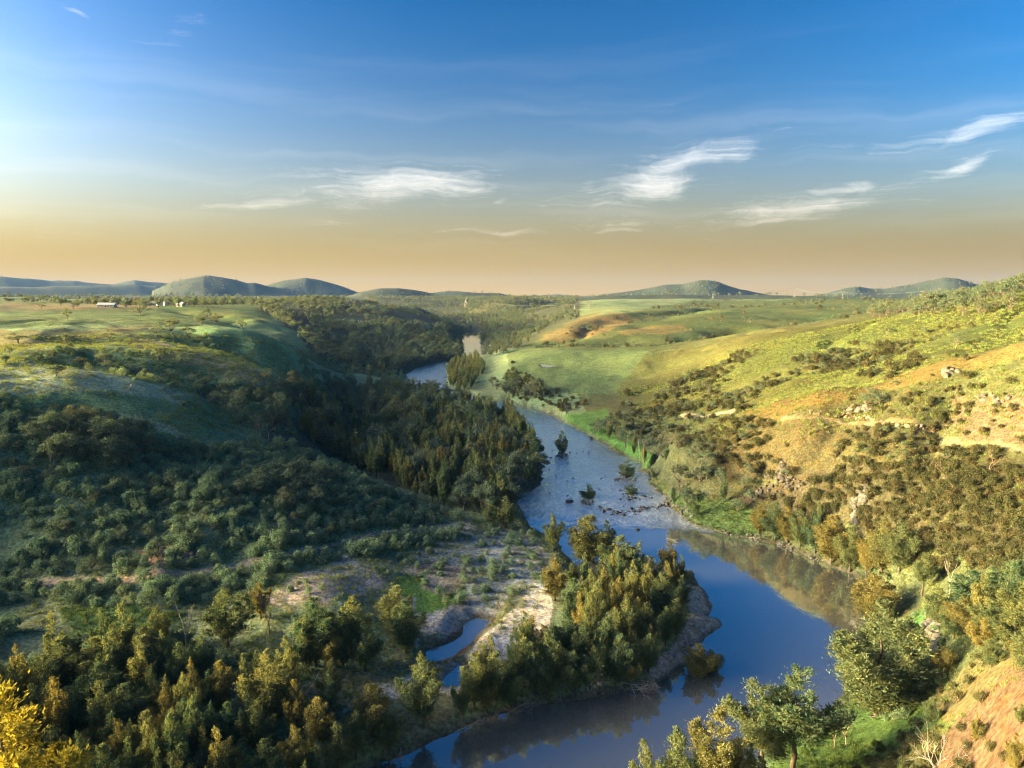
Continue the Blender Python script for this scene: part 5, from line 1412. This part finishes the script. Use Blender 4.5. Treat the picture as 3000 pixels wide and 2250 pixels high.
# ------------------------------------------------------------------ power line
def mat_plain(name, col, rough=.6, metal=0.0, var=.12):
    m, N, out = mat(name)
    geo = N.node('ShaderNodeNewGeometry')
    n = N.noise(geo.outputs['Position'], 1.2, 4, .6)
    pb = N.node('ShaderNodeBsdfPrincipled'); pb.inputs['Roughness'].default_value = rough; pb.inputs['Metallic'].default_value = metal
    lo = tuple(c * (1 - var) for c in col); hi = tuple(min(c * (1 + var), .95) for c in col)
    N.put(pb.inputs['Base Color'], N.mix(N.smooth(n, .3, .7), lo, hi)); N.l.new(pb.outputs[0], out.inputs[0])
    return m
M_STEEL = mat_plain('galvanised_steel', (.13, .13, .14), .6, .2)
def lattice(levels, r):
    parts = []
    for (z0, w0), (z1, w1) in zip(levels[:-1], levels[1:]):
        c0 = [np.array((sx * w0, sy * w0, z0)) for sx, sy in ((1, 1), (-1, 1), (-1, -1), (1, -1))]
        c1 = [np.array((sx * w1, sy * w1, z1)) for sx, sy in ((1, 1), (-1, 1), (-1, -1), (1, -1))]
        for k in range(4):
            j = (k + 1) % 4
            parts.append(tube([c0[k], c1[k]], [r, r], 4))
            parts.append(tube([c0[k], c1[j]], [r * .6, r * .6], 3)); parts.append(tube([c0[j], c1[k]], [r * .6, r * .6], 3))
            parts.append(tube([c1[k], c1[j]], [r * .6, r * .6], 3))
    return parts
TOWER = mesh_from('tower', *merge(lattice([(0, 4.2), (9, 3.1), (17, 2.2), (24, 1.3), (28, 1.1)], .28)))
ARMS = mesh_from('arms', *merge([tube([(0, 0, 27), (s * 9, 0, 38)], [.35, .3], 4) for s in (-1, 1)] + [tube([(0, 0, 29), (s * 6, 0, 38)], [.25, .25], 4) for s in (-1, 1)] + [tube([(-14, 0, 38), (14, 0, 38)], [.35, .35], 4), tube([(-14, 0, 38), (-7, 0, 41), (7, 0, 41), (14, 0, 38)], [.3] * 4, 4)] + [tube([(s * 7, 0, 38), (s * 7, 0, 41)], [.25, .25], 4) for s in (-1, 1)]))
INS = mesh_from('insulator', *tube([(0, 0, 38), (0, 0, 35.2)], [.22, .22], 5))
for me in (TOWER, ARMS): me.materials.append(M_STEEL)
INS.materials.append(mat_plain('brown_porcelain', (.16, .10, .07), .3))
PYLONS = [(1241,653,676,1500,'slightly lower lattice pylon of the twin pair above the golden knolls'),(1273,651,671,1560,'slightly smaller lattice pylon on the paddock side of the twin pair'),(1540,628,644,2300,'lattice pylon in front of the isolated dark hill'),
 (1716,620,638,2500,'lattice pylon alone on the bare grassy skyline'),(1820,629,645,2200,'lattice pylon below the small double hill'),(2026,622,644,2000,'lattice pylon closest to the crest woodland'),(751,646,664,1500,'lattice pylon on the bushy hill beside the gorge'),(1006,638,650,2400,'faint lattice pylon beyond the gorge')]
tops = []
for u, vt, vb, D, lab in PYLONS:
    p = world_d(u, vb, D); z = float(height([p[0]], [p[1]])[0])
    ptop = world_d(u, vt, D)[2]
    s = max((ptop - z) / 41.0, .45)
    e = bpy.data.objects.new('power_pylon', None); COL.objects.link(e)
    e.location = (p[0], p[1], z - .3); e.rotation_euler = (0, 0, .5); e.scale = (s, s, s)
    e['label'] = lab; e['category'] = 'pylon'; e['group'] = 'pylons of the power line'
    for nm, me in (('tower', TOWER), ('cross_arm', ARMS)):
        o = bpy.data.objects.new(nm, me); COL.objects.link(o); o.parent = e
    for x in (-12, 0, 12):
        o = bpy.data.objects.new('insulator', INS); COL.objects.link(o); o.parent = e; o.location = (x, 0, 0)
    tops.append((p[0], p[1], z, s))
M_WIRE = mat_plain('dull_wire', (.2, .2, .21), .4, .5)
def wire(a, b, off, lab):
    pts = []
    for k in range(25):
        t = k / 24
        pa = np.array((a[0] + off * math.cos(.5) * a[3], a[1] + off * math.sin(.5) * a[3], a[2] + 35 * a[3])); pb_ = np.array((b[0] + off * math.cos(.5) * b[3], b[1] + off * math.sin(.5) * b[3], b[2] + 35 * b[3]))
        L = np.linalg.norm(pb_ - pa)
        p = pa + (pb_ - pa) * t; p[2] -= min(L * .02, 14) * 4 * t * (1 - t)
        pts.append(p)
    o = link('power_cable', mesh_from('power_cable', *tube(pts, [.05] * 25, 4)), None, M_WIRE)
    o['label'] = lab; o['category'] = 'cable'; o['group'] = 'cables of the power line'
for i, j in ((0, 7), (1, 6), (0, 2), (2, 3), (4, 5), (3, 4)):
    for off in (-12, 0, 12):
        wire(tops[i], tops[j], off, 'thin sagging cable strung between two lattice pylons')

# ------------------------------------------------------------------ farm
M_WALLW = mat_plain('white_boards', (.42, .41, .39), .8); M_ROOFW = mat_plain('pale_iron_roof', (.46, .47, .48), .45, .2); M_DARK = mat_plain('dark_glass', (.03, .035, .04), .15)
M_TANK = mat_plain('grey_tank', (.42, .43, .42), .6); M_ROOFG = mat_plain('grey_iron_roof', (.36, .37, .38), .5, .2)
def boxv(x0, x1, y0, y1, z0, z1):
    v = np.array([(x, y, z) for z in (z0, z1) for y in (y0, y1) for x in (x0, x1)], float)
    f = np.array([(0, 2, 3, 1), (4, 5, 7, 6), (0, 1, 5, 4), (2, 6, 7, 3), (0, 4, 6, 2), (1, 3, 7, 5)])
    return v, f
def house(u, v, D, L, W, H, rot, label, name, roofm, chimney=True):
    p = world_d(u, v, D); z = float(height([p[0]], [p[1]])[0])
    e = bpy.data.objects.new(name, None); COL.objects.link(e); e.location = (p[0], p[1], z - .2); e.rotation_euler = (0, 0, rot)
    e['label'] = label; e['category'] = 'house' if name == 'farm_house' else 'shed'
    link('wall', mesh_from('wall', *boxv(-L / 2, L / 2, -W / 2, W / 2, 0, H)), e, M_WALLW)
    rv = []; ov = .5; rz = H + W * .28
    ridge = [(-L / 2 - ov, 0, rz), (L / 2 + ov, 0, rz)]
    for s in (-1, 1):
        a = np.array([(-L / 2 - ov, s * (W / 2 + ov), H - .1), (L / 2 + ov, s * (W / 2 + ov), H - .1), ridge[1], ridge[0]])
        b = a - np.array((0, 0, .18))
        vv = np.concatenate([a, b]); ff = np.array([(0, 1, 2, 3), (7, 6, 5, 4), (0, 4, 5, 1), (1, 5, 6, 2), (2, 6, 7, 3), (3, 7, 4, 0)])
        rv.append((vv, ff))
    rf = link('roof', mesh_from('roof', *merge(rv)), e, roofm)
    for s in (-1, 1):
        gv = np.array([(s * L / 2, -W / 2, H), (s * L / 2, W / 2, H), (s * L / 2, 0, rz - .2), (s * (L / 2 - .2), -W / 2, H), (s * (L / 2 - .2), W / 2, H), (s * (L / 2 - .2), 0, rz - .2)])
        link('gable', mesh_from('gable', gv, [(0, 1, 2), (3, 5, 4)]), e, M_WALLW)
    if chimney: link('chimney', mesh_from('chimney', *boxv(L * .18, L * .18 + 1.0, -.5, .5, rz - 1.0, rz + 1.3)), rf, M_TANK)
    d = link('door', mesh_from('door', *boxv(-.5, .5, -W / 2 - .06, -W / 2 + .02, 0, 2.1)), e, M_DARK)
    for x in (-L * .36, -L * .2, L * .16, L * .34):
        link('window', mesh_from('window', *boxv(x - .7, x + .7, -W / 2 - .05, -W / 2 + .02, 1.0, 2.1)), e, M_DARK)
house(232, 671, 1010, 20, 9, 3.0, .1, 'long low white-roofed farmhouse sheltered by trees', 'farm_house', M_ROOFW)
house(391, 669, 1030, 9, 7, 3.2, -.2, 'small white cottage at the edge of the plateau by the bush', 'farm_house', M_ROOFW)
house(326, 667, 1120, 14, 8, 3.4, .3, 'pale farm shed between the farmhouse and the water tanks', 'farm_shed', M_ROOFG, False)
def tank(u, v, D, rad, hgt, lab):
    p = world_d(u, v, D); z = float(height([p[0]], [p[1]])[0])
    e = bpy.data.objects.new('water_tank', None); COL.objects.link(e); e.location = (p[0], p[1], z - .2); e['label'] = lab; e['category'] = 'tank'
    link('body', mesh_from('body', *tube([(0, 0, 0), (0, 0, hgt)], [rad, rad], 20)), e, M_TANK)
    link('lid', mesh_from('lid', *tube([(0, 0, hgt + .01), (0, 0, hgt + .35), (0, 0, hgt + .9)], [rad * 1.04, rad * .9, .1], 20)), e, M_ROOFG)
tank(344, 667, 1060, 3.2, 4.0, 'round water tank with domed lid beside the farm shed')
tank(358, 668, 1050, 2.6, 5.0, 'tall narrow water tank beside the small white cottage')

# ------------------------------------------------------------------ grass
def tufts(name, label, poly, r0, r1, spacing, mt, scale, seed, clump=None, H=.7):
    p = np.array(poly, float)
    az0 = math.atan((p[:, 0].min() - 1106) / 1534) - .02; az1 = math.atan((p[:, 0].max() - 1106) / 1534) + .02
    rg = np.random.RandomState(seed)
    n = int((az1 - az0) * (r1 * r1 - r0 * r0) / 2 / spacing ** 2)
    a = rg.uniform(az0, az1, n); r = np.sqrt(rg.uniform(r0 * r0, r1 * r1, n))
    X = r * np.sin(a); Y = r * np.cos(a); Z = height(X, Y); u, v = project(X, Y, Z)
    m = P_in(poly, u, v); X, Y, Z = X[m], Y[m], Z[m]
    m = shore(X, Y) > .5; X, Y, Z = X[m], Y[m], Z[m]
    if clump: m = fbm(X + 7, Y, clump[0], 3) > clump[1]; X, Y, Z = X[m], Y[m], Z[m]
    for pl, hw, c in TRACKS:
        m = line_dist(pl, X, Y) > hw + .2; X, Y, Z = X[m], Y[m], Z[m]
    tm = []
    for k in range(4):
        v_, f_ = make_tuft(seed * 10 + k, H=H); me = mesh_from('tuft', v_, f_); me.materials.append(mt); tm.append(bpy.data.objects.new('tuft_%d' % k, me))
    s = scale * rg.uniform(.6, 1.4, len(X))
    point_mass(name, label, np.stack([X, Y, Z], 1), rg.randint(0, 4, len(X)), rg.rand(len(X)) * 6.28, np.stack([s, s, s], 1), tm)
tufts('dry_grass', 'dry grass tussocks on the slopes and bars', [(-400,1000),(860,1080),(1120,1110),(1230,1200),(1000,1560),(600,1700),(-400,1800)], 70, 230, 1.5, M_GRASS, 1.0, 31, (12, -.15))
tufts('bank_grass', 'dry grass of the rocky spur and orange bank', [(1500,1000),(1900,950),(2400,960),(2600,1300),(2600,1800),(1850,1800),(2000,1500),(1990,1300),(1800,1100),(1600,1100)], 45, 240, 1.1, M_GRASS, .9, 32, (9, -.25))
tufts('hill_grass', 'grass tussocks of the sunlit hillside', [(1330,850),(1480,780),(1700,720),(1960,680),(2212,630),(2700,600),(2700,980),(2212,975),(1900,915),(1700,960),(1480,960)], 200, 520, 2.1, M_GRASS, 1.5, 35, (30, -.35))
tufts('slope_grass', 'grass tussocks of the shaded slopes below the plateau', [(-400,740),(0,730),(300,720),(600,730),(650,830),(500,930),(400,970),(200,900),(-400,900)], 200, 560, 2.2, M_GRASS, 1.4, 36, (30, -.35))
tufts('lush_grass', 'lush green grass of the river flats', [(1380,1020),(1600,1085),(1660,1120),(1850,1200),(1990,1250),(2050,1310),(2060,1560),(1960,1600),(1700,1750),(1640,1610),(1850,1480),(1880,1280),(1700,1175),(1500,1140),(1430,1080)], 45, 300, 1.1, M_LUSH, 1.0, 33, (14, -.3))
tufts('meadow_grass', 'green grass of the damp meadow behind the bank', [(120,1315),(300,1312),(420,1330),(560,1400),(700,1440),(640,1500),(300,1480),(170,1390)], 70, 190, 1.1, M_LUSH, 1.0, 34, (14, -.2))

# ------------------------------------------------------------------ evening haze
def build_haze():
    hm, N, out = mat('haze')
    pv = N.node('ShaderNodeVolumePrincipled')
    pv.inputs['Color'].default_value = (.10, .22, .60, 1)
    pv.inputs['Density'].default_value = HAZE
    pv.inputs['Anisotropy'].default_value = 0.0
    N.l.new(pv.outputs[0], out.inputs['Volume'])
    x0, x1, y0, y1, z0, z1 = -11900, 11900, -7200, 11900, -6, 360
    v = [(x, y, z) for z in (z0, z1) for y in (y0, y1) for x in (x0, x1)]
    f = [(0, 2, 3, 1), (4, 5, 7, 6), (0, 1, 5, 4), (2, 6, 7, 3), (0, 4, 6, 2), (1, 3, 7, 5)]
    o = link('haze', mesh_from('haze', v, f), None, hm)
    o['kind'] = 'stuff'; o['label'] = 'thin blue evening haze over the valley'
HAZE = 2.6e-5
build_haze()
